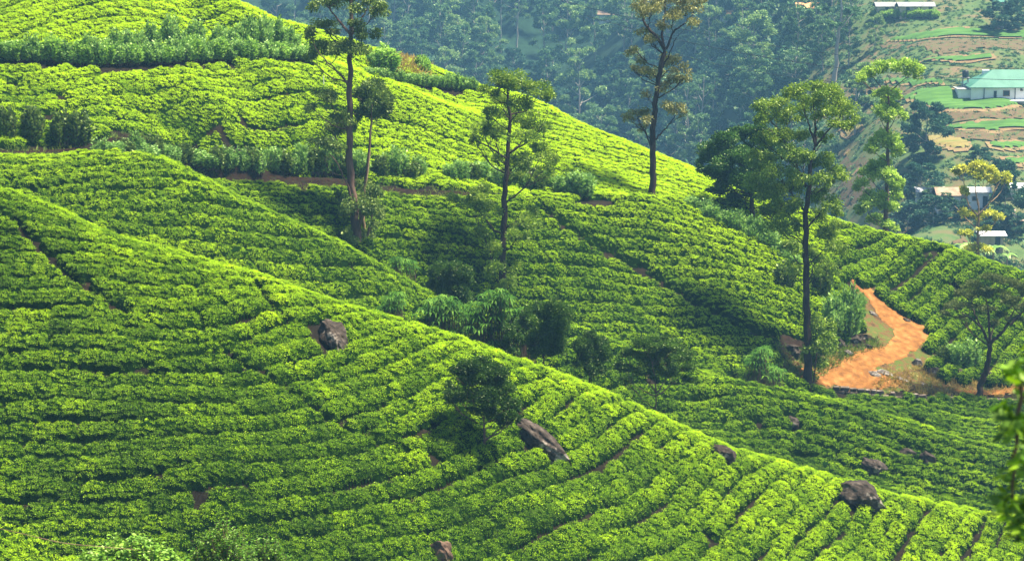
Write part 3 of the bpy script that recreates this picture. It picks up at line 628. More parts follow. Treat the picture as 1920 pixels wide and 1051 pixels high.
# tall thin gum tree at the left, with a round-headed companion stem
b, d = on(672, 466)
hero('gum_tree', 'tallest thin gum tree left of centre, its top cut off by the photo edge', [(671, 466), (668, 425), (660, 370), (656, 320), (655, 240), (656, 150), (658, 60), (660, -60)],
     [(612, 8, 26, 14), (690, 8, 28, 16), (706, 25, 18, 12), (640, -8, 24, 12), (668, -30, 30, 18), (690, 62, 26, 12), (668, 45, 16, 9), (604, 45, 24, 10), (622, 62, 14, 8), (585, 62, 12, 18), (600, 92, 30, 16), (636, 98, 22, 14), (668, 92, 26, 12), (655, 78, 12, 8), (580, 108, 14, 10),
      (607, 182, 26, 13), (585, 202, 12, 9), (640, 222, 18, 12), (622, 240, 22, 16), (655, 238, 14, 14), (604, 268, 24, 14), (625, 282, 22, 14), (606, 292, 12, 8), (692, 385, 22, 26), (652, 395, 18, 20), (680, 350, 14, 14), (640, 372, 14, 12), (690, 440, 14, 14), (655, 445, 14, 12), (702, 365, 16, 14), (700, 420, 9, 12), (648, 430, 12, 12)],
     d, 'leaf_gum', 'bark_brown', 17, seed=21, ll=.19, lw=.055, dens=1.0, base=b,
     extra=[([(672, 440), (680, 370), (692, 300), (697, 225), (700, 190)], 7), ([(670, 400), (650, 340), (632, 300), (620, 285)], 5), ([(690, 440), (700, 390), (716, 340), (720, 330)], 5), ([(656, 160), (640, 140), (615, 115), (600, 98)], 5), ([(657, 65), (640, 45), (622, 20), (612, 8)], 6), ([(657, 70), (675, 40), (690, 15)], 5)])
# its neighbour stem carries a dense round head: a tree of its own beside it
b2, d2 = on(684, 452)
hero('gum_tree', 'slim pale stemmed tree with one round ball of leaves, right against the tall left trunk', [(684, 452), (681, 400), (686, 340), (694, 280), (698, 215)],
     [(702, 172, 24, 17, 0), (686, 188, 20, 18, .5), (720, 190, 20, 20, -.3), (702, 200, 30, 20, 0), (714, 212, 18, 14, .3), (690, 214, 18, 14, -.4), (726, 205, 10, 10, 0), (700, 186, 26, 20, -.9)],
     d2, 'leaf_gum', 'bark_tan', 7, seed=22, ll=.17, lw=.06, dens=1.35, base=b2, style='ball', clump_base_t=.4)
b, d = on(940, 560)
hero('gum_tree', 'open crowned gum tree with a dark trunk rising from the broadleaf thicket', [(940, 562), (941, 500), (944, 440), (947, 370), (950, 320), (954, 270), (955, 210), (950, 165)],
     [(932, 155, 28, 14), (960, 160, 30, 16), (915, 175, 16, 12), (985, 168, 22, 12), (1012, 172, 26, 14), (1030, 184, 12, 10), (940, 195, 22, 14), (975, 200, 22, 14), (955, 222, 24, 14), (920, 215, 16, 12), (905, 245, 20, 16), (892, 265, 12, 12), (1000, 235, 22, 16), (1022, 240, 14, 14), (985, 255, 22, 12), (930, 250, 18, 12),
      (1015, 285, 20, 14), (1030, 305, 18, 12), (990, 300, 22, 14), (965, 310, 18, 12), (1025, 330, 16, 12), (930, 300, 12, 10), (985, 330, 20, 12), (905, 365, 22, 14), (880, 385, 24, 12), (850, 375, 14, 9), (915, 395, 24, 14), (985, 420, 22, 16), (1000, 400, 14, 12), (970, 445, 18, 12), (900, 440, 18, 14), (925, 470, 18, 14), (960, 505, 20, 14), (925, 510, 16, 16), (955, 535, 14, 12)],
     d, 'leaf_gum_olive', 'bark_dark', 15, seed=31, ll=.18, lw=.05, dens=1.05, base=b, style='ball', extra=[([(945, 440), (925, 430), (905, 400), (890, 385)], 5), ([(946, 430), (965, 415), (985, 405)], 5), ([(952, 290), (985, 265), (1010, 240)], 5), ([(952, 300), (920, 275), (895, 260)], 5), ([(948, 380), (985, 350), (1010, 300)], 4), ([(925, 500), (905, 430), (890, 400)], 4)])
b, d = on(1223, 374)
hero('gum_tree', 'bare trunked gum tree with sparse brownish leaves against the blue forest', [(1223, 376), (1223, 330), (1224, 275), (1226, 220), (1232, 165), (1240, 115), (1247, 92)],
     [(1212, -8, 24, 14), (1200, 12, 14, 12), (1222, 22, 24, 16), (1245, 5, 26, 18), (1275, -5, 28, 16), (1300, 5, 22, 14), (1285, 25, 26, 14), (1262, 35, 20, 12), (1245, 50, 14, 10), (1298, 42, 14, 9), (1208, 60, 12, 10), (1222, 78, 20, 12), (1195, 98, 18, 9), (1205, 115, 12, 8), (1205, 138, 22, 10), (1190, 132, 10, 8), (1232, 140, 18, 9), (1262, 118, 20, 14), (1278, 130, 16, 10), (1285, 145, 14, 8), (1262, 150, 18, 10), (1242, 165, 12, 8), (1212, 178, 10, 8),
      (1195, 215, 22, 11), (1180, 222, 12, 8), (1215, 228, 14, 9), (1258, 200, 18, 10), (1272, 207, 16, 10), (1282, 214, 8, 7), (1205, 240, 12, 7)],
     d, 'leaf_gum_grey', 'bark_dark', 13, seed=41, ll=.19, lw=.05, dens=.62, base=b, topw=.62, twigs=7,
     extra=[([(1247, 95), (1232, 68), (1212, 52), (1204, 30), (1208, 5), (1200, -25)], 7), ([(1247, 95), (1240, 70), (1246, 45), (1250, 15), (1252, -20)], 6), ([(1249, 92), (1262, 60), (1282, 45), (1300, 25)], 5), ([(1236, 140), (1256, 100), (1268, 70)], 4), ([(1225, 265), (1250, 240), (1268, 215)], 4), ([(1224, 285), (1210, 245), (1195, 225)], 4)])
b, d = on(1411, 425)
hero('shade_tree', 'dense very dark spreading tree just left behind the big olive crowned tree', [(1411, 425), (1410, 395), (1409, 360), (1405, 310)],
     [(1340, 290, 26, 22), (1325, 318, 18, 16), (1352, 322, 28, 20), (1365, 275, 28, 20), (1392, 255, 30, 18), (1415, 265, 32, 20), (1380, 300, 34, 24), (1412, 305, 36, 26), (1445, 290, 26, 24), (1400, 340, 34, 20), (1365, 348, 28, 14), (1345, 362, 22, 9), (1435, 335, 30, 20), (1440, 368, 22, 14), (1395, 372, 26, 10), (1455, 385, 12, 8), (1330, 300, 16, 12), (1425, 245, 14, 9)],
     d, 'leaf_dark', 'bark_dark', 11, seed=51, ll=.13, lw=.09, dens=.95, base=b, style='ball', flat=.8)
b, d = on(1516, 732)
hero('gum_tree', 'big olive green tree left of the dirt road with a long straight dark trunk', [(1516, 735), (1515, 690), (1513, 600), (1511, 500), (1510, 420), (1513, 360), (1520, 310), (1529, 272)],
     [(1432, 205, 22, 16), (1450, 222, 26, 16), (1428, 228, 14, 10), (1470, 200, 26, 16), (1500, 182, 28, 16), (1530, 172, 30, 16), (1558, 185, 28, 18), (1585, 205, 22, 16), (1592, 228, 18, 14), (1520, 200, 28, 16), (1548, 215, 22, 16), (1572, 235, 20, 12), (1485, 218, 20, 12),
      (1430, 265, 24, 16), (1455, 255, 24, 14), (1490, 265, 26, 16), (1480, 290, 26, 16), (1505, 300, 20, 14), (1415, 290, 14, 12), (1545, 258, 14, 10), (1435, 310, 28, 18), (1462, 325, 30, 18), (1425, 345, 22, 18), (1450, 360, 30, 18), (1480, 350, 24, 16), (1500, 335, 18, 12), (1545, 310, 26, 18), (1560, 335, 24, 14), (1535, 340, 22, 14),
      (1440, 400, 22, 14), (1470, 395, 26, 16), (1495, 385, 16, 14), (1545, 375, 26, 18), (1560, 395, 18, 14), (1530, 405, 18, 12), (1460, 430, 22, 14), (1488, 425, 18, 12), (1540, 440, 24, 16), (1565, 465, 20, 14), (1480, 465, 22, 14), (1530, 480, 22, 14), (1550, 505, 20, 12), (1485, 505, 16, 10), (1568, 425, 12, 10)],
     d, 'leaf_gum_olive', 'bark_dark', 16, seed=61, ll=.19, lw=.055, dens=.95, base=b, topw=.4,
     extra=[([(1529, 274), (1531, 235), (1529, 195)], 6), ([(1529, 274), (1515, 230), (1505, 200)], 5), ([(1529, 274), (1550, 245), (1572, 215)], 5), ([(1512, 350), (1485, 290), (1465, 250), (1445, 225)], 5), ([(1512, 400), (1490, 370), (1460, 335)], 5), ([(1511, 430), (1535, 400), (1550, 380)], 4), ([(1511, 500), (1535, 480), (1555, 462)], 3)])
hero('climber', 'leafy creeper clinging to the lower trunk of the big olive green tree', [(1524, 720), (1528, 690), (1532, 650), (1530, 610)],
     [(1530, 615, 20, 16), (1548, 632, 20, 14), (1522, 650, 16, 14), (1545, 655, 16, 12), (1530, 680, 16, 12), (1514, 664, 10, 12), (1560, 615, 10, 14), (1520, 705, 8, 12), (1512, 580, 6, 12)],
     on(1524, 722)[1] - .3, 'leaf_gum_olive', 'bark_brown', 3, seed=65, ll=.22, lw=.08, dens=.9, cat='climbing plant')
# yellow-green slender tree on the back slope
hero('silver_oak', 'slender lime green tree with an umbrella top, stacked leaf balls below', [(1660, 436), (1662, 380), (1665, 300), (1664, 240), (1668, 200), (1665, 168), (1660, 150)],
     [(1625, 140, 16, 12), (1612, 148, 10, 9), (1645, 130, 22, 13), (1668, 126, 22, 12), (1692, 128, 24, 13), (1712, 132, 16, 13), (1722, 142, 8, 9), (1652, 176, 16, 11), (1675, 178, 14, 11), (1664, 186, 12, 8), (1664, 204, 26, 14), (1650, 218, 22, 14), (1680, 220, 20, 14), (1648, 262, 20, 16), (1672, 268, 24, 18), (1660, 250, 18, 12), (1636, 282, 16, 10), (1684, 285, 14, 12), (1648, 312, 24, 16), (1630, 330, 22, 18), (1662, 335, 26, 18), (1682, 350, 16, 18), (1618, 352, 16, 14), (1640, 372, 26, 18), (1622, 392, 20, 14), (1660, 395, 22, 16), (1676, 372, 14, 12), (1640, 415, 24, 12), (1665, 425, 20, 10)],
     225, 'leaf_lime', 'bark_brown', 9, seed=71, ll=.24, lw=.10, dens=1.0, style='ball', base=None, depthk=.4, puff=.84,
     extra=[([(1665, 175), (1650, 160), (1638, 142)], 3), ([(1665, 175), (1680, 158), (1700, 138)], 3)])
hero('silver_oak', 'pale stemmed tree with flat yellow topped crown in front of the white buildings', [(1834, 492), (1833, 440), (1836, 400), (1834, 372)],
     [(1812, 318, 20, 9), (1836, 312, 16, 8), (1795, 324, 12, 7), (1826, 328, 14, 7), (1858, 326, 16, 9), (1876, 334, 16, 9), (1845, 332, 14, 7), (1886, 342, 8, 6), (1806, 398, 9, 7), (1820, 404, 12, 6), (1832, 406, 10, 6), (1858, 402, 12, 6), (1873, 408, 8, 6), (1812, 438, 14, 7), (1846, 430, 10, 5), (1836, 466, 22, 7), (1808, 360, 6, 8)],
     250, 'leaf_yellow', 'bark_tan', 7, seed=75, ll=.26, lw=.12, dens=.9, style='ball', twigs=3, depthk=.5,
     extra=[([(1834, 405), (1815, 385), (1808, 350), (1806, 330)], 4), ([(1835, 402), (1855, 380), (1868, 345)], 4), ([(1834, 385), (1828, 350), (1832, 325)], 3), ([(1833, 430), (1812, 410), (1795, 390)], 3)])
b, d = on(1837, 754)
hero('acacia_tree', 'feathery acacia with a wide flat open crown and forked dark limbs at the right', [(1837, 756), (1838, 722), (1850, 695), (1856, 660), (1854, 640)],
     [(1790, 575, 18, 8), (1775, 590, 9, 6), (1808, 552, 18, 9), (1825, 535, 20, 9), (1852, 522, 22, 9), (1880, 528, 20, 8), (1905, 538, 20, 9), (1930, 550, 20, 9), (1840, 550, 20, 9), (1870, 552, 20, 9), (1897, 565, 18, 9), (1925, 575, 18, 9), (1820, 575, 16, 8), (1850, 582, 16, 7), (1880, 590, 12, 6), (1905, 598, 14, 6), (1800, 598, 10, 5), (1865, 605, 10, 5)],
     d, 'leaf_olive', 'bark_dark', 13, seed=81, ll=.13, lw=.034, dens=2.0, base=b, style='ball', topw=.6, twigs=7, flat=.8,
     extra=[([(1854, 642), (1838, 612), (1815, 590), (1795, 578)], 6), ([(1855, 642), (1856, 600), (1850, 560)], 6), ([(1856, 645), (1885, 620), (1905, 585)], 7), ([(1845, 622), (1830, 590), (1825, 555)], 4), ([(1893, 608), (1915, 590), (1935, 565)], 5)])
b, d = on(908, 852)
hero('small_tree', 'small dark bushy tree with thin trunk beside the long flat boulder', [(909, 853), (908, 820), (908, 790), (906, 760)],
     [(880, 695, 26, 16), (905, 685, 24, 14), (930, 698, 24, 14), (862, 715, 20, 14), (895, 715, 30, 18), (925, 722, 30, 18), (948, 738, 20, 14), (858, 742, 24, 12), (885, 748, 30, 14), (920, 750, 30, 16), (955, 762, 20, 12), (935, 778, 22, 12), (965, 785, 12, 10), (905, 770, 24, 10), (845, 752, 12, 8), (950, 790, 16, 8)],
     d, 'leaf_feather', 'bark_brown', 6, seed=91, ll=.09, lw=.04, dens=1.6, base=b, style='ball', flat=.9, clump_base_t=.35)
# bushes and little trees along the gully behind the nearest spur
def gully(u, v, d, **k):
    p = P(float(u), float(v), d); p[2] = gz(p[0], p[1]); return p
def bushy(name, label, u, vtop, vbase, w, d, leaf, seed, n=16, ll=.10, lw=.045, dens=1.5, cat='small tree', stem=6, droop=0.0, t=.4):
    """a round small tree: many overlapping leaf clumps on short limbs, filling width w between vtop and vbase"""
    r = np.random.default_rng(seed); h = vbase - vtop; cl = []
    for i in range(n):
        a = r.uniform(-1, 1); b_ = r.uniform(0, 1); half = math.sin(math.pi * (.12 + .80 * b_)) ** .7
        cl.append((u + a * (w / 2 - 12) * half, vtop + 10 + b_ * (h * .72 - 10), w * .17 * r.uniform(.8, 1.2), w * .13 * r.uniform(.8, 1.2)))
    g = gully(u, vbase, d)
    return hero(name, label, [(u, vbase), (u + 2, vbase - h * .3), (u, vbase - h * .6)], cl, d, leaf, 'bark_dark', stem, seed=seed, ll=ll, lw=lw, dens=dens, style='ball', cat=cat, base=g, clump_base_t=t, depthk=.8)
bushy('small_tree', 'domed dark green tree above the bamboo, left of the trunk of the open crowned tree', 838, 496, 606, 100, 158, 'leaf_feather', 101, n=22, ll=.10, lw=.04)
bushy('small_tree', 'largest of the round feathery trees along the gully, egg shaped', 1018, 562, 705, 110, 139, 'leaf_feather', 102, n=26, t=.5)
bushy('small_tree', 'low round bush touching the left side of the egg shaped tree', 962, 606, 680, 60, 138, 'leaf_feather', 103, n=12)
bushy('small_tree', 'round dark tree between the egg shaped tree and the umbrella shaped one', 1103, 624, 725, 90, 141, 'leaf_feather', 104, n=20, t=.35)
b, d = on(1230, 742)
hero('acacia_tree', 'dark umbrella shaped tree on the crest with several fanning stems', [(1230, 768), (1230, 745), (1229, 728)],
     [(1180, 665, 20, 12), (1168, 690, 14, 9), (1205, 650, 24, 13), (1232, 642, 24, 12), (1260, 652, 22, 12), (1280, 668, 18, 12), (1215, 675, 28, 14), (1250, 680, 28, 14), (1280, 692, 20, 11), (1190, 695, 22, 9), (1225, 700, 24, 9), (1262, 703, 22, 8), (1292, 712, 14, 9), (1175, 712, 14, 7), (1245, 662, 22, 11)],
     143, 'leaf_feather', 'bark_brown', 6, seed=105, ll=.10, lw=.045, dens=1.9, style='ball', twigs=6, base=gully(1230, 768, 143),
     extra=[([(1229, 735), (1212, 712), (1198, 690)], 3), ([(1230, 735), (1228, 705), (1222, 680)], 3), ([(1230, 738), (1248, 712), (1262, 690)], 3), ([(1230, 742), (1262, 720), (1285, 700)], 3), ([(1228, 742), (1195, 722), (1178, 706)], 2.5)], flat=.8)
def palmate(name, label, pts, d0, seed, n=90, size=.34, leaf='leaf_palmate', cat='shrub', w=1.0):
    """shrub of big hand-shaped leaves: stems ending in whorls of drooping leaflets"""
    r = np.random.default_rng(seed); fol = Bag(); st = Bag(); c0 = gully(pts[0][0], pts[0][1], d0)
    for k in range(n):
        u, v, ru, rv = pts[r.integers(0, len(pts))]; a = r.uniform(0, 2 * math.pi); q = math.sqrt(r.random()); p = P(u + math.cos(a) * ru * q, v + math.sin(a) * rv * q, d0 + r.uniform(-1.6, 1.6) * w)
        foot = p.copy(); foot[2] = gz(p[0], p[1]); foot[:2] += r.normal(0, .3, 2)
        st.add(*tube(np.array([foot, (foot + p) / 2 + [0, 0, .1], p]) - c0, [.03, .02, .01], 4)); tnt = np.clip(.45 + r.normal(0, .2), 0, 1)
        for j in range(8):
            aa = r.uniform(0, .4) + j * 2 * math.pi / 8; dr = np.array([math.cos(aa), math.sin(aa), r.uniform(-.1, .25)]); l = size * r.uniform(.8, 1.3); sd_ = np.array([-dr[1], dr[0], 0]) * size * .12
            m_ = p + dr * l * .5 + [0, 0, .04]; e_ = p + dr * l * .95 - [0, 0, l * .45]
            fol.add(np.array([p, m_ + sd_, e_, m_ - sd_]) - c0, np.array([[0, 1, 2, 3]]), np.full(4, tnt + r.normal(0, .08)))
    e = empty(name, c0, label=label, cat=cat); obj('stems', st.mesh('stems', M['bark_brown']), e); obj('foliage', fol.mesh('foliage', M[leaf]), e); return e
palmate('broadleaf_shrub', 'wide thicket of drooping hand shaped leaves under the open crowned tree', [(850, 590, 55, 22), (800, 600, 25, 22), (905, 590, 40, 30), (960, 600, 30, 22), (890, 625, 50, 18), (920, 655, 25, 18), (830, 570, 30, 15), (930, 560, 30, 18), (985, 590, 18, 15)], 143, 111, n=520, size=.50)
palmate('broadleaf_shrub', 'small drooping leaved shrub left of the wide thicket', [(735, 570, 24, 16), (745, 560, 15, 14), (728, 578, 18, 10)], 140, 112, n=80, size=.4)
palmate('broadleaf_shrub', 'fern like dark shrub left of the red earth bank at the road corner', [(1430, 690, 26, 20), (1415, 675, 14, 12), (1450, 700, 20, 12), (1432, 660, 16, 12)], 167, 113, n=110, size=.5)
palmate('broadleaf_shrub', 'dim bluish shrub in the fold left of the bamboo thicket', [(762, 500, 20, 14), (745, 490, 10, 10)], 160, 114, n=50, size=.4)


ONES = 'first second third fourth fifth sixth seventh eighth ninth tenth eleventh twelfth thirteenth fourteenth fifteenth sixteenth seventeenth eighteenth nineteenth'.split()
def nth(i):
    if i < 19: return ONES[i]
    t, o = divmod(i + 1, 10); T = {2: 'twent', 3: 'thirt', 4: 'fort', 5: 'fift', 6: 'sixt', 7: 'sevent', 8: 'eight'}[t]
    return T + 'ieth' if o == 0 else T + 'y-' + ONES[o - 1]
def number_group(group, fmt):
    """things of a row that look alike: say which one by its place in the row, counted from the left"""
    L = [o for o in COL.objects if o.get('group') == group and o.parent is None]
    L.sort(key=lambda o: float(proj(np.array(o.location))[0]))
    for i, o in enumerate(L): o['label'] = fmt.format(nth(i))
# upright shrubs: four grown forms, copied along the terrace edges
def shrub_proto(seed, leaf, h=1.6, wd=1.0, shoots=26, per=34, ll=.20, lw=.055):
    r = np.random.default_rng(seed); fol = Bag(); st = Bag()
    for k in range(shoots):
        a = r.uniform(0, 2 * math.pi); q = math.sqrt(r.random()); foot = np.array([math.cos(a) * q * wd * .25, math.sin(a) * q * wd * .25, -.1])
        top = np.array([math.cos(a) * q * wd * .52, math.sin(a) * q * wd * .52, h * r.uniform(.62, 1.05) * (1 - .35 * q * q)])
        Q = wobble([foot, (foot + top) / 2 + np.array([math.cos(a), math.sin(a), 0]) * .08, top], 6, .02, r); st.add(*tube(Q, np.linspace(.022, .008, 6), 4))
        t = r.uniform(.12, 1, per) ** .8; p = np.c_[[np.interp(t, np.linspace(0, 1, 6), Q[:, i]) for i in range(3)]].T + r.normal(0, .05, (per, 3))
        aa = r.uniform(0, 2 * math.pi, per); ax = np.c_[np.cos(aa) * .7, np.sin(aa) * .7, r.uniform(.2, 1.1, per)]; ax /= np.linalg.norm(ax, axis=1)[:, None]
        sd_ = np.cross(ax, r.normal(size=(per, 3))); sd_ /= np.linalg.norm(sd_, axis=1)[:, None]; l = ll * r.uniform(.6, 1.2, per)[:, None]; w_ = lw * r.uniform(.7, 1.3, per)[:, None]
        V = np.stack([p, p + ax * l * .5 + sd_ * w_ / 2, p + ax * l, p + ax * l * .5 - sd_ * w_ / 2], 1).reshape(-1, 3)
        fol.add(V, np.arange(4 * per).reshape(-1, 4), np.repeat(np.clip(.45 + r.normal(0, .1) + r.normal(0, .15, per), 0, 1), 4))
    return fol.mesh('foliage', M[leaf]), st.mesh('stem', M['bark_brown'])
PROTO = {'grey': [shrub_proto(200 + i, 'leaf_shrub', shoots=40, per=46, lw=.085) for i in range(3)], 'lime': [shrub_proto(210 + i, 'leaf_shrub_lime', shoots=40, per=46, lw=.085) for i in range(2)], 'dark': [shrub_proto(220 + i, 'leaf_gum', ll=.17, lw=.11, shoots=44, per=50) for i in range(2)]}
SHR = np.random.default_rng(5)
def shrub(u, v, wpx, hpx, label, group, kind='grey', jit=0.0, d=None, name='shrub'):
    p = hit(u, v) if d is None else gully(u, v, d); dd = depth_of(p); m = dd / FPX; f, s_ = PROTO[kind][SHR.integers(0, len(PROTO[kind]))]
    e = empty(name, p, SHR.uniform(0, 6.28), label=label, cat='shrub', group=group); e.scale = (wpx * m / 1.05, wpx * m / 1.05, hpx * m / 1.55)
    a = obj('foliage', f, e); b_ = obj('stem', s_, e); return e
def lerp_line(pts, n):
    pts = np.array(pts, float); s = np.r_[0, np.cumsum(np.abs(np.diff(pts[:, 0])))]; t = np.linspace(0, s[-1], n); return [[np.interp(x, s, pts[:, i]) for i in range(pts.shape[1])] for x in t]
g1 = 'shrubs in the hedge along the upper terrace'
for i, (u, v, h) in enumerate(lerp_line([(-10, 116, 34), (90, 120, 36), (180, 127, 44), (250, 124, 36), (400, 118, 32), (575, 116, 26)], 34)):
    shrub(u + SHR.normal(0, 3), v - 4, 36, (h + 6) * SHR.uniform(.8, 1.25), 'waist high pale green shrub in the long upper hedge row', g1, 'lime' if i % 3 == 0 else 'grey')
for u, v, h in [(215, 96, 34), (240, 92, 30), (285, 88, 38), (320, 82, 46), (368, 84, 42), (412, 86, 32), (435, 90, 30), (470, 84, 46), (495, 84, 46), (525, 84, 44), (548, 88, 30), (262, 94, 28), (342, 90, 26), (455, 70, 22), (500, 62, 22)]:
    shrub(u, v + 8, 34, h + 14, 'loose pale shrub standing just uphill of the long upper hedge row', 'shrubs uphill of the upper hedge', 'grey')
for u, v, h, w_, k, lab in [(722, 136, 52, 54, 'lime', 'bright tall bush beside the thin left trunk on the upper crest'), (702, 128, 34, 34, 'grey', 'lower bush left of the bright tall bush on the upper crest'), (793, 140, 38, 30, 'lime', 'single bright bush between two patches of dry grass'), (868, 146, 40, 30, 'lime', 'single bright bush at the very end of the upper crest')]:
    shrub(u, v, w_, h, lab, None, k)
for i, (u, v, h) in enumerate(lerp_line([(690, 142, 20), (740, 155, 26), (800, 163, 26), (885, 170, 28)], 14)):
    shrub(u, v, 24, h * SHR.uniform(.85, 1.1), 'clipped shrub in the short hedge below the dry grass', 'shrubs in the short hedge below the dry grass', 'grey')
for u, v, h, w_, lab in [(14, 264, 66, 34, 'dark upright bush at the left photo edge above the brown bank'), (62, 266, 70, 42, 'dark upright bush, second from the left photo edge'), (118, 270, 66, 44, 'left half of the broad dark bush pair at the bank'), (150, 272, 68, 44, 'right half of the broad dark bush pair at the bank')]:
    shrub(u, v, w_, h, lab, 'dark bushes above the left bank', 'dark')
g2 = 'shrubs along the brown bank under the bright slope'
for i, (u, v, h) in enumerate(lerp_line([(190, 296, 44), (300, 304, 52), (360, 312, 40), (420, 318, 52), (520, 324, 46), (600, 327, 58), (760, 334, 50), (880, 344, 44), (1045, 364, 46)], 44)):
    if 800 < u < 840: continue
    shrub(u + SHR.normal(0, 4), v + SHR.normal(0, 3), SHR.uniform(30, 46), h * SHR.uniform(.7, 1.2), 'soft green shrub on top of the brown bank', g2, ['grey', 'grey', 'dark'][i % 3])
shrub(1090, 372, 48, 58, 'tall bluish bush at the right end of the brown bank', None, 'grey'); shrub(1068, 370, 34, 44, 'smaller bush left against the tall bluish bush at the bank end', None, 'grey')
for i, (u, v, h) in enumerate(lerp_line([(1296, 396, 26), (1340, 420, 36), (1380, 438, 44), (1420, 460, 44), (1455, 480, 40), (1480, 500, 34)], 15)):
    shrub(u + SHR.normal(0, 3), v, 36, h * SHR.uniform(.8, 1.15), 'greyish shrub in the strip running down under the dark spreading tree', 'shrubs in the strip under the dark tree', 'grey')
for u, v, h, w_, k, lab in [(1590, 632, 96, 50, 'grey', 'tallest blue green bush beside the dirt road bend'), (1562, 634, 84, 48, 'grey', 'bush left of the tallest one beside the dirt road bend'), (1604, 610, 70, 34, 'grey', 'slim bush leaning over the dirt road bend'), (1575, 618, 60, 40, 'dark', 'dark low bush between the taller ones beside the road bend'),
                            (1790, 690, 56, 40, 'grey', 'left bush of the group in the corner above the stone wall'), (1818, 694, 60, 40, 'grey', 'right bush of the group in the corner above the stone wall'), (1770, 686, 40, 30, 'dark', 'darkest bush of the group in the corner above the stone wall'),
                            (1540, 560, 70, 40, 'dark', 'dim bush behind the long straight trunk, middle height'), (1470, 540, 50, 44, 'dark', 'dim bush left of the long straight trunk')]:
    shrub(u, v, w_, h, lab, None, k)

number_group(g1, '{} shrub from the left in the long pale hedge row near the top')
number_group(g2, '{} shrub from the left along the top of the brown bank')
number_group('shrubs uphill of the upper hedge', '{} loose pale shrub from the left, just uphill of the long top hedge')
number_group('shrubs in the short hedge below the dry grass', '{} shrub from the left in the short hedge below the dry grass')
number_group('shrubs in the strip under the dark tree', '{} greyish shrub from the left in the strip descending under the dark spreading tree')
# ---------------------------------------------------------------- dirt road, bank, stone wall
def drape(name, poly_px, lift, mat, res=.35, far=False, ragged=.0, extra_attr=None, jag=0.0):
    """a sheet laid over the ground inside an outline"""
    W = np.array([hit(u, v)[:2] for u, v in poly_px]); x0, y0 = W.min(0) - 1; x1, y1 = W.max(0) + 1
    xs = np.arange(x0, x1, res); ys = np.arange(y0, y1, res); X, Y = np.meshgrid(xs, ys)
    J = jag * (N1(X * .9, Y * .9) - .5); K = jag * (N2(X * .9, Y * .9) - .5)
    ins = in_poly(X + J, Y + K, W); Z = ground(X, Y)[0] + lift * np.where(ins, 1, 0)
    F = grid_faces(*X.shape); ok = ins.ravel()[F].sum(1) >= 3; F = F[ok]; use = np.unique(F); rm = np.full(X.size, -1); rm[use] = np.arange(len(use))
    e = ~ins.ravel(); Zf = Z.ravel() - np.where(e, .10, 0)
    o = obj(name, mesh_data(name, np.c_[X.ravel(), Y.ravel(), Zf][use], rm[F], mat, smooth=True)); return o, W
M['road'] = rough_mat('orange_earth', [(0.25, (0.10, 0.045, 0.014)), (0.5, (0.24, 0.10, 0.024)), (0.7, (0.36, 0.18, 0.055))], 1.6, .95, .5, 5, detail=9)
M['verge'] = rough_mat('verge_earth', [(0.3, (0.045, 0.03, 0.012)), (0.46, (0.12, 0.065, 0.024)), (0.58, (0.06, 0.10, 0.015)), (0.75, (0.17, 0.09, 0.035))], 1.3, .95, .8, 6, detail=9)
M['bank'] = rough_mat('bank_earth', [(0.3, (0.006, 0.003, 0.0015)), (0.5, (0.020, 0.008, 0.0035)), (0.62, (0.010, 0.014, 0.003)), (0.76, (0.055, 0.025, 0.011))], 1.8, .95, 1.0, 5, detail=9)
VERGE = [(1582, 516), (1604, 516), (1650, 545), (1700, 580), (1752, 618), (1752, 650), (1738, 690), (1760, 700), (1930, 706), (1930, 734), (1850, 736), (1750, 738), (1650, 736), (1560, 728), (1480, 712), (1452, 680), (1452, 645), (1500, 632), (1560, 640), (1625, 628), (1612, 580)]
tag(drape('roadside_earth', VERGE, .05, M['verge'], .22, jag=.9)[0], kind='structure')
ROAD = [(1588, 522), (1606, 526), (1645, 552), (1690, 584), (1730, 612), (1744, 626), (1735, 650), (1718, 662), (1660, 682), (1640, 692), (1665, 706), (1705, 720), (1760, 730), (1640, 728), (1560, 722), (1500, 714), (1478, 702), (1492, 690), (1535, 682), (1590, 668), (1640, 652), (1672, 640), (1668, 614), (1642, 586), (1622, 558), (1600, 540)]
tag(drape('dirt_road', ROAD, .10, M['road'], .18, jag=.7)[0], kind='structure')
tag(drape('dirt_track', [(1780, 728), (1930, 722), (1930, 734), (1780, 737)], .10, M['road'], .2, jag=.3)[0], kind='structure')
tag(drape('bank_ground', [(1450, 640), (1475, 628), (1520, 634), (1560, 632), (1600, 636), (1632, 632), (1640, 640), (1600, 660), (1560, 668), (1520, 672), (1485, 680), (1462, 690), (1450, 672)], .16, M['bank'], .2, jag=.9)[0], kind='structure')
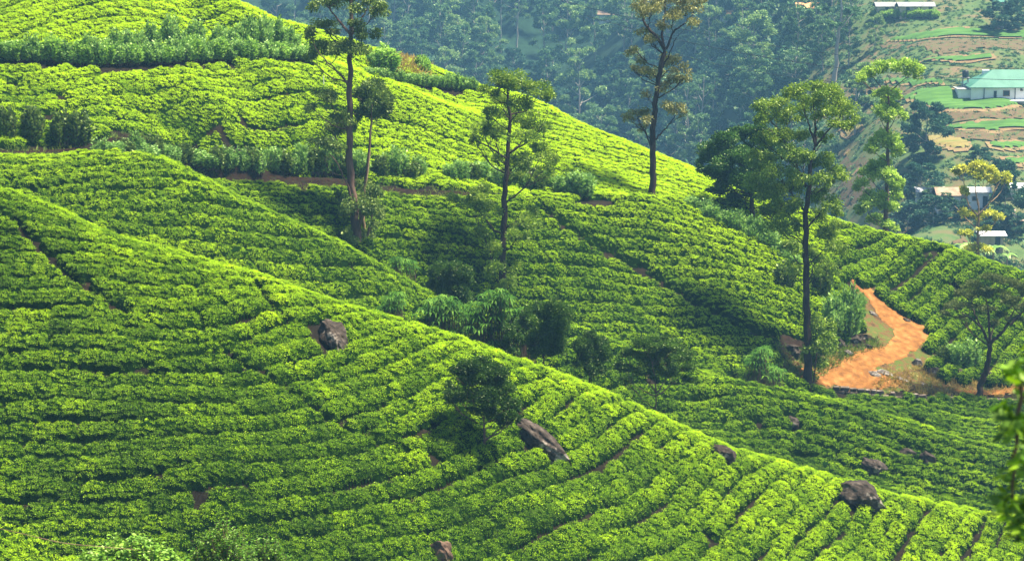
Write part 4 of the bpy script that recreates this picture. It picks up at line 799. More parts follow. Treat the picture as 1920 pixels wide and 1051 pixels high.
# stone retaining wall below the road
def stone_wall():
    r = np.random.default_rng(77); top = [(1560, 728), (1640, 736), (1700, 742), (1770, 748), (1840, 752), (1930, 754)]
    W = np.array([hit(u, v)[:3] for u, v in top]); s = np.r_[0, np.cumsum(np.linalg.norm(np.diff(W[:, :2], axis=0), axis=1))]
    e = empty('stone_wall', W[2], label='low rough stone retaining wall along the foot of the dirt road', cat='stone wall'); bm = bmesh.new()
    x = 0
    for row in range(3):
        x = r.uniform(0, .3)
        while x < s[-1]:
            l = r.uniform(.3, .75); c = np.array([np.interp(x + l / 2, s, W[:, i]) for i in range(3)]); hh = .30 * r.uniform(.8, 1.1)
            if not (row == 2 and r.random() < .35):
                g = bmesh.ops.create_cube(bm, size=1.0); q = np.array([l * .96, .45 * r.uniform(.8, 1.1), hh])
                for v in g['verts']:
                    p = np.array(v.co[:]) * q * r.uniform(.82, 1.04, 3); p += c - W[2] + [0, -.25 + row * .05, -.45 + row * .29]; v.co = p
            x += l
    bmesh.ops.bevel(bm, geom=list(bm.edges), offset=.035, segments=1, affect='EDGES')
    me = bpy.data.meshes.new('stones'); bm.to_mesh(me); bm.free(); me.materials.append(M['wall_stone']); obj('stones', me, e)
M['wall_stone'] = rough_mat('wall_stone', [(0.3, (0.035, 0.026, 0.022)), (0.52, (0.13, 0.10, 0.08)), (0.72, (0.32, 0.27, 0.22))], 2.4, .9, .8, 7)
stone_wall()
for a in [(1618, 636, 1.0, .8, 'dark rock at the top of the bank nearest the road bend', 171, 'rock'), (1545, 650, 1.0, .7, 'dark rock half hidden by the climbing plant', 172, 'rock'), (1658, 700, 1.4, .3, 'low ledge of pale rock left of the flat slabs', 174, 'pale_rock'), (1600, 640, 1.6, .9, 'dark rock on the bank left of the road bend', 71, 'rock'), (1572, 645, 1.2, .8, 'brown rock further left on the bank of the road bend', 72, 'rock'), (1628, 652, 1.0, .5, 'low rock at the inner edge of the road bend', 73, 'rock'), (1590, 664, 1.0, .6, 'pale streaked rock at the bottom of the bank by the road', 74, 'pale_rock'),
          (1718, 684, .9, .8, 'whitish block standing at the lower end of the road verge', 75, 'pale_rock'), (1748, 700, 1.6, .9, 'dark rock in the verge left of the corner bushes', 76, 'rock'), (1800, 705, 1.8, .9, 'dark rock below the corner bushes', 77, 'rock'), (1860, 712, 2.2, 1.1, 'broad dark rock behind the trunk of the acacia', 78, 'rock'), (1900, 716, 1.7, 1.0, 'dark rock right of the acacia trunk', 79, 'rock'),
          (1640, 702, 1.3, .35, 'flat pale rock in the orange earth', 80, 'pale_rock'), (1690, 712, 1.2, .3, 'flat grey rock slab nearer the stone wall', 81, 'pale_rock'), (1700, 602, .9, .35, 'little dark rock at the right edge of the road', 82, 'rock'), (1636, 588, .9, .3, 'flat rock breaking through the road surface', 83, 'pale_rock'), (1482, 660, 1.6, 1.2, 'dark earthy rock in the bank left of the long trunk', 84, 'rock'), (1730, 720, .8, .25, 'thin pale slab close to the stone wall', 85, 'pale_rock')]:
    boulder(a[0], a[1], a[2], a[3], a[4], a[5], spin=-15, mat=a[6], clear=0, name='rock', lift=.25, cat='rock')
# earth face of the terrace bank
def bank_face(name, a, b, h0):
    xs = np.linspace(a, b, 260); yb = np.interp(xs, BANK[:, 0], BANK[:, 1]); rows_ = 9; V = []
    for j in range(rows_):
        t = j / (rows_ - 1); y = yb - .35 + 1.35 * t + .5 * (N1(xs * .6, xs * 0 + 3) - .5) * (1 - t) + .25 * (N2(xs * 1.8, xs * 0 + j * .8) - .5)
        z0 = ground(xs, yb - 1.0)[0]; z1 = ground(xs, yb + 1.6)[0]; z = z0 - .2 + (z1 - z0 + .25) * t; V.append(np.c_[xs, y, z])
    V = np.vstack(V); o = obj(name, mesh_data(name, V, grid_faces(rows_, 260), M['bank'], smooth=True)); return o
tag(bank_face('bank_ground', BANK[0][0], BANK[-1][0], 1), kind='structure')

# ---------------------------------------------------------------- grasses
GT = {k: tuft_collection('grass_tuft_' + k, M[m_], 3, n=14, size=.30, llen=.42, lwid=.045, up=1.2) for k, m_ in (('dry', 'grass_dry_i'), ('green', 'grass_green_i')) if M.setdefault(m_, leaf_mat(m_, *(((0.16, 0.12, 0.04), (0.40, 0.29, 0.09), (0.60, 0.46, 0.18)) if k == 'dry' else ((0.05, 0.10, 0.02), (0.15, 0.24, 0.04), (0.30, 0.36, 0.08))), .3, .02, 'tint'))}
def grass(name, label, poly_px, kind, dens, scale, seed, cat='grass'):
    r = np.random.default_rng(seed); W = np.array([hit(u, v)[:2] for u, v in poly_px]); x0, y0 = W.min(0); x1, y1 = W.max(0); n = int((x1 - x0) * (y1 - y0) * dens)
    X = r.uniform(x0, x1, n); Y = r.uniform(y0, y1, n); k = in_poly(X, Y, W) & (N2(X * .5, Y * .5) + r.random(n) * .6 > .55); X, Y = X[k], Y[k]; n = len(X)
    e = obj(name, mesh_data(name, np.array([[X[0], Y[0], ground(X[:1], Y[:1])[0][0] - .2]] * 3) + np.array([[0, 0, 0], [.02, 0, 0], [0, .02, 0]]), [(0, 1, 2)], M['soil'])); tag(e, label, cat, kind='stuff')
    add_scatter(e, np.c_[X, Y, ground(X, Y)[0]], np.c_[np.zeros(n), np.zeros(n), r.uniform(0, 6.28, n)], scale * r.uniform(.6, 1.4, n), r.uniform(.1, .9, n), GT[kind])
grass('dry_grass', 'patch of straw coloured grass on the upper crest between the hedges', [(690, 118), (740, 118), (850, 130), (868, 155), (800, 158), (735, 140), (690, 132)], 'dry', 14, 1.7, 1)
grass('verge_grass', 'short green and yellow grass along the edges of the dirt road', [(1452, 645), (1600, 650), (1640, 640), (1655, 655), (1560, 690), (1490, 715), (1452, 690)], 'green', 26, .9, 2)
grass('verge_grass', 'sparse dry grass between the flat rocks above the stone wall', [(1660, 690), (1740, 690), (1930, 712), (1930, 735), (1720, 738), (1640, 735)], 'dry', 16, .8, 3)
grass('bank_weeds', 'weeds growing over the brown earth bank', [(0, 300), (0, 262), (370, 300), (650, 322), (1050, 360), (1050, 384), (650, 356), (370, 340)], 'green', 7, .8, 5, cat='weeds')
# thin white marker pole high on the bright slope
p = hit(607, 168); pe = Bag(); pe.add(*tube([[0, 0, -.2], [0, 0, .6], [0, 0, 1.1]], [.045, .045, .04], 8)); o = obj('marker_pole', pe.mesh('marker_pole', rough_mat('white_paint', [(.3, (.7, .7, .68)), (.7, (.8, .8, .78))])), None, p); tag(o, 'short thin white pole standing alone in the bright tea', 'pole')
# ---------------------------------------------------------------- the far side of the valley
# gum trees of the forest: grown forms, copied
def gum_proto(seed, leaf, h=15.0, w=7.0, n=15, per=560, ll=.32, lw=.16, bare=.35, top=False, bark='bark_pale'):
    r = np.random.default_rng(seed); wood = Bag(); cr = Bag(); lean = r.normal(0, .04, 2) * h
    T = wobble([[0, 0, -1], [lean[0] * .4, lean[1] * .4, h * .45], [lean[0], lean[1], h * .95]], 14, .06, r); R = np.linspace(.24, .05, 14) * h / 15; wood.add(*tube(T, R, 6))
    for k in range(n):
        t = bare + (1 - bare) * (k + .5) / n; t = min(.98, t + r.normal(0, .03)); a = k * 2.4 + r.uniform(-.5, .5); f = (t - bare) / (1 - bare)
        wd = w * .5 * (math.sin(math.pi * (.18 + .72 * f)) ** .8) * r.uniform(.45, 1.0) * (1.25 if top and f > .6 else 1)
        S = np.array([np.interp(max(t - .13, .1), np.linspace(0, 1, 14), T[:, i]) for i in range(3)]); C = np.array([np.interp(t, np.linspace(0, 1, 14), T[:, i]) for i in range(3)]) + np.array([math.cos(a) * wd, math.sin(a) * wd, r.uniform(-.2, .4)])
        wood.add(*tube(wobble([S, (S + C) / 2 + [0, 0, -.2], C], 6, .05, r), np.linspace(.09, .03, 6) * h / 15, 4)); q = r.uniform(.8, 1.25)
        leaves(cr, C, (w * .19 * q, w * .19 * q, w * .13 * q), per, ll, lw, r, 'ball', 5, base_t=.42 + .16 * f)
    return wood.mesh('trunk', M[bark], True), cr.mesh('crown', M[leaf])
FOREST = {'gum': [gum_proto(300 + i, 'leaf_forest', w=6.5 + i, n=14 + i, bare=.25 + .06 * i) for i in range(3)], 'pale': [gum_proto(310 + i, 'leaf_forest_pale', w=7 + i, n=17, bare=.22) for i in range(2)],
          'dark': [gum_proto(320 + i, 'leaf_forest_dark', h=9, w=8, n=16, bare=.12, per=700, ll=.36) for i in range(2)], 'bare': [gum_proto(330 + i, 'leaf_forest', h=17, w=4.0, n=7, bare=.62, per=220) for i in range(2)]}
FR = np.random.default_rng(9)
def ftree(u, v, hpx, kind, label, group, name='forest_tree', wk=1.0, k=None):
    p = hit(u, v, 230); m = depth_of(p) / FPX; pr = FOREST[kind][FR.integers(0, len(FOREST[kind])) if k is None else k]; s = hpx * m / (9 if kind == 'dark' else 17 if kind == 'bare' else 15)
    e = empty(name, p, FR.uniform(0, 6.28), label=label, cat='tree', group=group); e.scale = (s * wk, s * wk, s); obj('trunk', pr[0], e); obj('crown', pr[1], e); return e
single = [(1085, 262, 175, 'pale', 'big pale green gum tree alone in front of the darkest forest, above the crest', 1.0), (912, 160, 130, 'pale', 'pale rounded gum tree just beyond the crest, above the open crowned tree', 1.0), (1562, 175, 220, 'bare', 'tall dark trunked gum tree by the terraces, left of the umbrella topped one', 1.5),
          (1150, 268, 70, 'pale', 'small pale gum tree at the right foot of the big pale one', 1.1), (1408, 170, 150, 'pale', 'broad pale gum tree at the right end of the forest', 1.1), (1495, 130, 120, 'gum', 'gum tree standing before the orange roofed house', 1.0),
          (1290, 300, 150, 'bare', 'slim white stemmed gum tree right of the tallest brownish tree', 1.0), (1312, 302, 165, 'bare', 'leaning white stemmed gum tree, furthest right of the pale stems above the crest', 1.0), (1266, 296, 120, 'bare', 'short white stemmed gum tree nearest the tallest brownish trunk', 1.0),
          (760, 100, 130, 'bare', 'white stemmed gum tree right of the tall left trunk', 1.2), (1405, 240, 150, 'gum', 'gum tree rising behind the dark spreading tree', 1.1), (1735, 300, 110, 'dark', 'dark bluish tree on the terraces under the big green field', 1.0), (1725, 385, 80, 'dark', 'dark bush like tree left of the brown roofed cottage', 1.2),
          (1885, 405, 105, 'dark', 'dark tree right behind the yellow topped tree', .9), (1620, 205, 60, 'dark', 'low dark tree between olive crown and lime green tree', 1.2), (1750, 420, 55, 'dark', 'bush below the cottages, left of the earth scar', 1.6), (1700, 440, 60, 'dark', 'bush right beside the foot of the lime green tree', 1.5),
          (1835, 320, 45, 'dark', 'dark treetop above the cottages', 1.3), (1640, 95, 70, 'pale', 'gum tree by the long terrace, left end', 1.0), (1880, 60, 60, 'dark', 'dark bush at the top right corner', 1.3), (1908, 50, 60, 'dark', 'dark palm like tree at the top right edge', .8), (1772, 402, 42, 'gum', 'small gum tree hiding the left end of the brown roofed cottage', 1.5), (1802, 408, 34, 'dark', 'bush in front of the door of the brown roofed cottage', 1.5), (1745, 392, 46, 'gum', 'small gum tree in front of the half hidden cottage', 1.5), (1870, 430, 40, 'dark', 'low bush beside the little hut', 1.6), (1905, 440, 40, 'dark', 'low bush at the right edge beyond the little hut', 1.5)]
for u, v, h, k, lab, wk in single: ftree(u, v, h, k, lab, None, wk=wk)
cnt = 0
for row, (v0, step) in enumerate([(330, 46), (285, 44), (240, 44), (195, 44), (150, 46), (105, 46), (62, 48), (20, 50), (-15, 55)]):
    for u in np.arange(540 + 22 * (row % 2), 1600 - max(0, 60 - v0) * .5, step):
        uu = u + FR.normal(0, 12); vv = v0 + FR.normal(0, 12); p = hit(uu, vv, 225)
        if depth_of(p) < 300: continue
        if uu > 1440 and vv > 60: 
            if FR.random() < .6: continue
        dz = FR.random(); dark_zone = (950 < uu < 1400 and 130 < vv < 320)
        kind = ('dark' if dz < .72 else 'gum' if dz < .9 else 'pale') if dark_zone else ('gum' if dz < .52 else 'pale' if dz < .74 else 'bare' if dz < .84 else 'dark')
        hp = {'dark': 62, 'gum': 118, 'pale': 120, 'bare': 130}[kind] * FR.uniform(.8, 1.2)
        lab = {'dark': 'dark leafy tree in the closed blue green forest', 'gum': 'blue green gum tree in the hazy forest', 'pale': 'paler green gum tree in the hazy forest', 'bare': 'gum tree with a long bare pale stem in the hazy forest'}[kind]
        ftree(uu, vv, hp, kind, lab, {'dark': 'dark trees of the far forest', 'gum': 'gum trees of the far forest', 'pale': 'paler gum trees of the far forest', 'bare': 'bare stemmed gum trees of the far forest'}[kind]); cnt += 1
print('forest trees', cnt)
def zone(o):
    u, v, _ = proj(np.array(o.location)); A = 'left of the thin gum tree' if u < 660 else 'right of the thin gum tree' if u < 950 else 'left of the bare trunked tree' if u < 1225 else 'left of the olive tree' if u < 1480 else 'near the terraces'
    B = 'topmost' if v < 60 else 'high' if v < 160 else 'halfway up' if v < 250 else 'low'; return B + ', ' + A
_z = {}
for o in list(COL.objects):
    if o.parent is None and str(o.get('group', '')).endswith('far forest'): _z.setdefault((o['group'], zone(o)), []).append(o)
_n = {'dark trees of the far forest': 'dark tree', 'gum trees of the far forest': 'blue green gum', 'paler gum trees of the far forest': 'paler gum', 'bare stemmed gum trees of the far forest': 'bare stemmed gum'}
for (g_, z_), L in _z.items():
    L.sort(key=lambda o: float(proj(np.array(o.location))[0]))
    for i, o in enumerate(L): o['label'] = (nth(i) + ' ' if len(L) > 1 else 'single ') + _n[g_] + (' from left, ' if len(L) > 1 else ', ') + z_
for i, u in enumerate(np.linspace(1640, 1752, 9)): shrub(u, 34, 22, 17, 'x', 'yellow flowering hedge in front of the top houses', 'lime')
number_group('yellow flowering hedge in front of the top houses', '{} yellowish shrub from the left in the hedge before the top houses')
# undergrowth of the far slope
M['far_under'] = leaf_mat('far_under', (0.02, 0.07, 0.05), (0.06, 0.15, 0.07), (0.18, 0.27, 0.09), .2, .02, 'tint')
FT = tuft_collection('scrub_tuft', M['far_under'], 4, n=70, size=1.3, llen=.55, lwid=.32, up=.9)
def scrub(name, label, poly, step, scale, tint, seed, keep=1.0, nz=.0):
    r = np.random.default_rng(seed); W = np.array([hit(u, v, 230)[:2] for u, v in poly]); x0, y0 = W.min(0); x1, y1 = W.max(0); n = int((x1 - x0) * (y1 - y0) / step ** 2)
    X = r.uniform(x0, x1, n); Y = r.uniform(y0, y1, n); k = in_poly(X, Y, W) & (r.random(n) < keep) & (N2(X * .11, Y * .16) > nz)
    for w_ in KEEPOUT: k &= ~in_poly(X, Y, w_)
    X, Y = X[k], Y[k]; n = len(X); Z = ground(X, Y)[0]; k = visible_far(X, Y, Z + 1); X, Y, Z = X[k], Y[k], Z[k]; n = len(X)
    e = obj(name, mesh_data(name, np.array([[X[0], Y[0], Z[0] - .2]] * 3) + np.array([[0, 0, 0], [.02, 0, 0], [0, .02, 0]]), [(0, 1, 2)], M['soil'])); tag(e, label, 'undergrowth', kind='stuff')
    add_scatter(e, np.c_[X, Y, Z], np.c_[r.normal(0, .15, n), r.normal(0, .15, n), r.uniform(0, 6.28, n)], scale * r.uniform(.5, 1.4, n) ** 1.3, np.clip(tint + r.normal(0, .2, n), 0, 1), FT); print(name, n)
def visible_far(x, y, z):
    u, v, d = proj(np.c_[x, y, z]); return (u > -60) & (u < 2150) & (v > -60) & (v < 560)
KEEPOUT = []
def row_mat(name, stops, sx, sy):
    m, nt, out = new_mat(name); L = nt.links.new; p = nt.nodes.new('ShaderNodeBsdfPrincipled'); p.inputs['Roughness'].default_value = .95; p.inputs['Specular IOR Level'].default_value = .1
    tc = nt.nodes.new('ShaderNodeTexCoord'); mp = nt.nodes.new('ShaderNodeMapping'); mp.inputs['Scale'].default_value = (sx, sy, .3); L(tc.outputs['Object'], mp.inputs[0]); L(ramp(nt, noise(nt, 1.0, 8, vec=mp.outputs[0]), stops), p.inputs['Base Color']); L(p.outputs[0], out.inputs[0]); return m
M['field'] = rough_mat('young_crop', [(0.3, (0.055, 0.13, 0.03)), (0.5, (0.08, 0.20, 0.045)), (0.75, (0.13, 0.26, 0.06))], .9, .95, .6, 3, detail=9)
M['field_olive'] = rough_mat('stubble', [(0.3, (0.20, 0.17, 0.05)), (0.55, (0.34, 0.27, 0.09)), (0.75, (0.22, 0.26, 0.06))], 1.0, .95, .5, 3, detail=9)
M['scar'] = rough_mat('bare_earth', [(0.3, (0.07, 0.065, 0.028)), (0.5, (0.13, 0.085, 0.045)), (0.6, (0.07, 0.10, 0.03)), (0.75, (0.19, 0.12, 0.06))], .8, .95, .8, 3, detail=9)
M['track'] = rough_mat('track_earth', [(0.3, (0.25, 0.19, 0.15)), (0.7, (0.42, 0.33, 0.26))], .5, .95, .3, 3)
M['field'] = row_mat('young_crop', [(0.3, (0.04, 0.095, 0.022)), (0.5, (0.065, 0.155, 0.032)), (0.7, (0.105, 0.21, 0.045))], .22, .9)
M['field_olive'] = row_mat('stubble', [(0.3, (0.12, 0.11, 0.035)), (0.5, (0.24, 0.19, 0.07)), (0.7, (0.14, 0.17, 0.045))], .2, 1.1)
M['field_edge'] = rough_mat('terrace_edge', [(0.3, (0.12, 0.07, 0.035)), (0.5, (0.24, 0.16, 0.08)), (0.7, (0.10, 0.14, 0.04))], .7, .95, .9, 3, detail=9)
M['crop_i'] = leaf_mat('crop_i', (0.04, 0.17, 0.02), (0.09, 0.30, 0.035), (0.18, 0.42, 0.06), .3, .02, 'tint')
CT = tuft_collection('crop_tuft', M['crop_i'], 3, n=16, size=.35, llen=.25, lwid=.12, up=.8)
def field(poly, label, mat='field', lift=.5, crop=True, seed=0, edge=True):
    """a terrace: level-topped crop bed standing a little proud of the slope, with an earth riser round it"""
    o, W = drape('crop_field', poly, lift + .0, M[mat], .8, jag=1.0); tag(o, label, 'crop field', 'crop fields on the far terraces')
    c = W.mean(0); r = W - c; 
    if edge:
        k, _ = drape('terrace_edge', poly, lift * .6, M['field_edge'], .8, jag=1.0); me = k.data
        co = np.empty(len(me.vertices) * 3, np.float32); me.vertices.foreach_get('co', co); co = co.reshape(-1, 3); v = co[:, :2] - c; L = np.linalg.norm(v, axis=1)[:, None] + 1e-6; co[:, :2] += v / L * 1.6 * np.array([.5, 1]); co[:, 2] = ground(co[:, 0], co[:, 1])[0] + lift * .45
        me.vertices.foreach_set('co', co.ravel()); me.update(); k.parent = o
    KEEPOUT.append(c + r * 1.04)
    if crop:
        q = np.random.default_rng(seed + 900); x0, y0 = W.min(0); x1, y1 = W.max(0); n = int((x1 - x0) * (y1 - y0) * 2.2); X = q.uniform(x0, x1, n); Y = np.round(q.uniform(y0, y1, n) / 1.1) * 1.1 + q.normal(0, .12, n)
        m_ = in_poly(X, Y, W); X, Y = X[m_], Y[m_]; n = len(X)
        add_scatter(o, np.c_[X, Y, ground(X, Y)[0] + lift], np.c_[np.zeros(n), np.zeros(n), q.uniform(0, 6, n)], q.uniform(.6, 1.3, n), np.clip(.5 + .5 * (N1(X * .15, Y * .15) - .5) + q.normal(0, .2, n), 0, 1), CT)
FIELDS = [([(1655, 80), (1700, 68), (1755, 59), (1930, 60), (1930, 71), (1830, 70), (1760, 72), (1690, 79)], 'long thin bright green field high on the far terraces', 'field'),
          ([(1725, 118), (1790, 108), (1865, 104), (1860, 113), (1800, 118)], 'short green field strip below the brown slope, right of the umbrella crown', 'field'),
          ([(1552, 152), (1640, 150), (1770, 153), (1775, 161), (1700, 162), (1556, 160)], 'narrow green field crossing behind the lime green tree', 'field'),
          ([(1700, 180), (1728, 168), (1790, 171), (1850, 180), (1925, 196), (1880, 205), (1820, 210), (1760, 207), (1712, 196)], 'largest bright green field, right below the white house', 'field'),
          ([(1588, 181), (1650, 180), (1690, 186), (1735, 200), (1725, 206), (1660, 200), (1600, 192)], 'green field left of the largest one, behind the lime green tree', 'field'),
          ([(1768, 240), (1850, 232), (1930, 227), (1930, 243), (1860, 246), (1790, 246)], 'green field one terrace below the largest field', 'field'),
          ([(1850, 270), (1930, 264), (1930, 276), (1865, 280)], 'small green field at the right edge, second below the largest', 'field'),
          ([(1878, 300), (1930, 297), (1930, 308), (1888, 309)], 'lowest small green field at the right edge', 'field'),
          ([(1568, 322), (1610, 318), (1625, 326), (1580, 330)], 'bluish green vegetable patch right of the olive crown', 'field'),
          ([(1572, 286), (1622, 284), (1628, 293), (1580, 295)], 'yellowish field right of the olive crown', 'field_olive'),
          ([(1690, 258), (1760, 256), (1820, 272), (1800, 282), (1740, 274)], 'dry yellow terrace below the dark bluish tree', 'field_olive'),
          ([(1560, 238), (1610, 236), (1632, 250), (1580, 254)], 'dry yellow terrace strip left of the lime green tree', 'field_olive')]
for i, (p_, l_, m_) in enumerate(FIELDS): field(p_, l_, m_, crop=False, seed=i)
for p_, nm in (([(1885, 412), (1900, 385), (1930, 370), (1930, 380), (1908, 392), (1905, 402), (1930, 412), (1930, 422)], 'track'), ([(1775, 470), (1800, 445), (1812, 420), (1826, 432), (1815, 452)], 'scar'), ([(1640, 84), (1700, 80), (1702, 88), (1650, 90)], 'scar'), ([(1560, 166), (1720, 164), (1725, 176), (1570, 178)], 'scar'), ([(1770, 250), (1930, 246), (1930, 262), (1850, 267), (1790, 262)], 'scar'), ([(1700, 212), (1830, 214), (1925, 202), (1930, 226), (1780, 236)], 'scar'), ([(1690, 92), (1930, 74), (1930, 96), (1760, 104)], 'scar'), ([(1560, 300), (1640, 298), (1640, 315), (1560, 318)], 'scar'), ([(1570, 335), (1640, 335), (1640, 372), (1570, 380)], 'scar')):
    o, W = drape('earth_slope' if nm == 'scar' else 'dirt_track', p_, .22, M[nm], .9, jag=1.6); tag(o, kind='structure')
    if nm == 'track': KEEPOUT.append(W)
scrub('undergrowth', 'dense blue green undergrowth between the forest trees', [(560, -40), (1500, -40), (1480, 120), (1540, 330), (1420, 420), (1200, 330), (900, 210)], 3.4, 2.0, .34, 1)
scrub('undergrowth', 'patchy scrub covering the terraced far hillside', [(1480, -40), (2120, -40), (2120, 560), (1850, 480), (1500, 420), (1530, 200)], 1.35, .40, .45, 2, nz=.12)
scrub('undergrowth', 'scrub on the steep gully side left of the terraces', [(1450, -40), (1600, -40), (1600, 120), (1560, 200), (1600, 420), (1480, 420)], 1.9, .75, .32, 4)
scrub('undergrowth', 'thick bushes in the hollow under the cottages', [(1600, 400), (1640, 345), (1740, 345), (1790, 390), (1960, 410), (1960, 540), (1850, 500), (1700, 455)], 2.0, .62, .3, 3)

# ---------------------------------------------------------------- houses
M['white_wall'] = rough_mat('white_wall', [(.3, (.74, .74, .72)), (.6, (.86, .86, .84))], .6, .85)
M['cream_wall'] = rough_mat('cream_wall', [(.3, (.50, .40, .28)), (.6, (.66, .56, .42))], .6, .85)
M['teal_roof'] = rough_mat('teal_roof', [(.3, (.045, .165, .12)), (.6, (.085, .24, .175))], .4, .55)
M['grey_roof'] = rough_mat('grey_roof', [(.3, (.16, .17, .18)), (.6, (.32, .32, .32))], .8, .8)
M['white_roof'] = rough_mat('white_roof', [(.3, (.45, .46, .48)), (.6, (.72, .73, .75))], .9, .6)
M['brown_roof'] = rough_mat('brown_roof', [(.3, (.20, .12, .08)), (.6, (.42, .29, .20))], .9, .85)
M['orange_roof'] = rough_mat('orange_roof', [(.3, (.45, .22, .09)), (.6, (.65, .36, .17))], .9, .85)
M['dark_open'] = rough_mat('dark_door', [(.3, (.02, .03, .035)), (.6, (.04, .06, .06))], 1, .6)
M['mud_wall'] = rough_mat('mud_wall', [(.3, (.24, .19, .14)), (.6, (.40, .33, .25))], .9, .9)
M['black_plastic'] = rough_mat('black_plastic', [(.3, (.015, .018, .02)), (.6, (.03, .035, .04))], 1, .4)
def boxm(name, c, s, mat, parent=None, bev=.0):
    bm = bmesh.new(); bmesh.ops.create_cube(bm, size=1.0)
    for v in bm.verts: v.co = Vector((v.co.x * s[0] + c[0], v.co.y * s[1] + c[1], v.co.z * s[2] + c[2]))
    if bev: bmesh.ops.bevel(bm, geom=list(bm.edges), offset=bev, segments=1, affect='EDGES')
    me = bpy.data.meshes.new(name); bm.to_mesh(me); bm.free(); me.materials.append(M[mat]); return obj(name, me, parent)
def roofm(name, L, W, z, h, mat, parent, over=.5, hip=2.5, thick=.12, cx=0):
    """hipped or gabled (hip=0) roof shell with thickness"""
    a, b = L / 2 + over, W / 2 + over; V = []
    for dz in (0, -thick): V += [(cx - a, -b, z + dz), (cx + a, -b, z + dz), (cx + a, b, z + dz), (cx - a, b, z + dz), (cx - a + hip, 0, z + h + dz), (cx + a - hip, 0, z + h + dz)]
    F = [(0, 1, 5, 4), (2, 3, 4, 5), (1, 2, 5), (3, 0, 4)]; F += [tuple(i + 6 for i in reversed(f)) for f in F] + [(1, 0, 6, 7), (2, 1, 7, 8), (3, 2, 8, 9), (0, 3, 9, 6)]
    return obj(name, mesh_data(name, V, F, M[mat]), parent)
def house(u, v, L, W, H, rh, label, wall='white_wall', roof='teal_roof', hip=0.0, rz=0.0, doors=(), wins=(), name='house', cat='house', depth_min=230):
    p = hit(u, v, depth_min); e = empty(name, p, rz, label=label, cat=cat)
    boxm('wall', (0, 0, H / 2 - .6), (L, W, H + 1.2), wall, e); roofm('roof', L, W, H, rh, roof, e, hip=hip)
    if hip == 0:
        me = mesh_data('gable', [(-L / 2 + .01, -W / 2, H), (-L / 2 + .01, W / 2, H), (-L / 2 + .01, 0, H + rh * .86), (L / 2 - .01, -W / 2, H), (L / 2 - .01, W / 2, H), (L / 2 - .01, 0, H + rh * .86)], [(0, 1, 2), (5, 4, 3)], M[wall]); obj('gable', me, e)
    for x, w_, h_ in doors: boxm('door', (x, -W / 2 - .0, h_ / 2), (w_, .12, h_), 'dark_open', e)
    for x, z, w_, h_ in wins:
        f = boxm('window', (x, -W / 2 - .02, z), (w_, .12, h_), 'brown_roof', e); boxm('pane', (x, -W / 2 - .06, z), (w_ * .82, .09, h_ * .78), 'dark_open', f)
    return e
h = house(1897, 184, 17, 8, 2.5, 2.9, 'white house with a teal hipped roof at the upper right edge', hip=5.2, doors=[(2.6, .9, 2.0), (-4.0, .55, 1.8)], wins=[(-1.9, 1.35, 1.3, 1.1), (5.6, 1.35, 1.2, 1.1), (.9, 2.0, .5, .45)])
for x in (-6.1, -.3, 4.6): boxm('drainpipe', (x, -4.12, 1.25), (.12, .12, 2.5), 'dark_open', h)
boxm('veranda_slab', (2.5, -4.9, .05), (10, 1.6, .25), 'white_wall', h); boxm('chimney', (-5.0, .6, 4.15), (1.3, .9, 2.2), 'white_wall', h); boxm('lean_to', (-9.6, -1.0, .9), (2.2, 4.0, 2.0), 'white_wall', h); boxm('lean_to_roof', (-9.7, -1.0, 2.0), (2.6, 4.6, .12), 'grey_roof', h)
p = hit(1809, 174, 230); e = empty('water_tank', p, 0, label='black water tank on legs beside the white house', cat='water tank')
tb = Bag(); tb.add(*tube([[0, 0, 2.9], [0, 0, 3.0], [0, 0, 4.1], [0, 0, 4.3], [0, 0, 4.4]], [.01, .62, .62, .3, .01], 14)); obj('tank', tb.mesh('tank', M['black_plastic'], True), e)
for x, y in ((-.5, -.5), (.5, -.5), (-.5, .5), (.5, .5)):
    tb = Bag(); tb.add(*tube([[x, y, -.8], [x, y, 1], [x, y, 2.85]], [.08] * 3, 6)); obj('leg', tb.mesh('leg', M['grey_roof']), e)
boxm('platform', (0, 0, 2.86), (1.5, 1.5, .1), 'grey_roof', e)
house(1660, 25, 4.2, 4, 1.7, .8, 'small cream walled house at the top, left of the long one', 'cream_wall', 'grey_roof', doors=[(0, .8, 1.8)])
house(1716, 25, 7.4, 4, 1.7, .8, 'long low cream house with a grey sheet roof at the top', 'cream_wall', 'grey_roof', doors=[(-2, .8, 1.8), (3, .8, 1.8)], wins=[(.5, 1.2, .9, .8)])
house(1518, 24, 6.2, 4, 1.3, 1.2, 'low house with an orange tiled roof at the top between gum trees', 'white_wall', 'orange_roof', doors=[(1, .8, 1.5)])
house(1135, 38, 4.5, 4, 1.9, 1.2, 'little white house glimpsed between forest trunks', 'white_wall', 'brown_roof', doors=[(1, .8, 1.6)])
house(1363, 36, 3.2, 3, 1.5, .9, 'tiny white house with orange roof at the top, right of the tallest tree', 'white_wall', 'orange_roof', doors=[(0, .7, 1.4)])
house(1884, 16, 5, 4, 1.6, 1.0, 'small house with a pale teal roof in the top right corner', 'mud_wall', 'teal_roof', doors=[(0, .8, 1.6)])
house(1785, 386, 5.2, 3.6, 2.1, 1.1, 'white cottage with a ragged brown roof under the dark tree', 'white_wall', 'brown_roof', doors=[(-.6, .8, 1.9)], wins=[(1.5, 1.3, .8, .8), (-2.2, 1.3, .7, .7)])
house(1832, 386, 3.2, 3, 2.6, .6, 'taller white cottage with a pale sheet roof behind the yellow topped tree', 'white_wall', 'white_roof', doors=[(1, .8, 1.9)], wins=[(-.8, 1.5, .8, .8)])
house(1742, 374, 4.2, 3, 1.6, .6, 'half hidden white cottage left of the brown roofed one', 'white_wall', 'white_roof', wins=[(1, 1.2, .8, .7)])
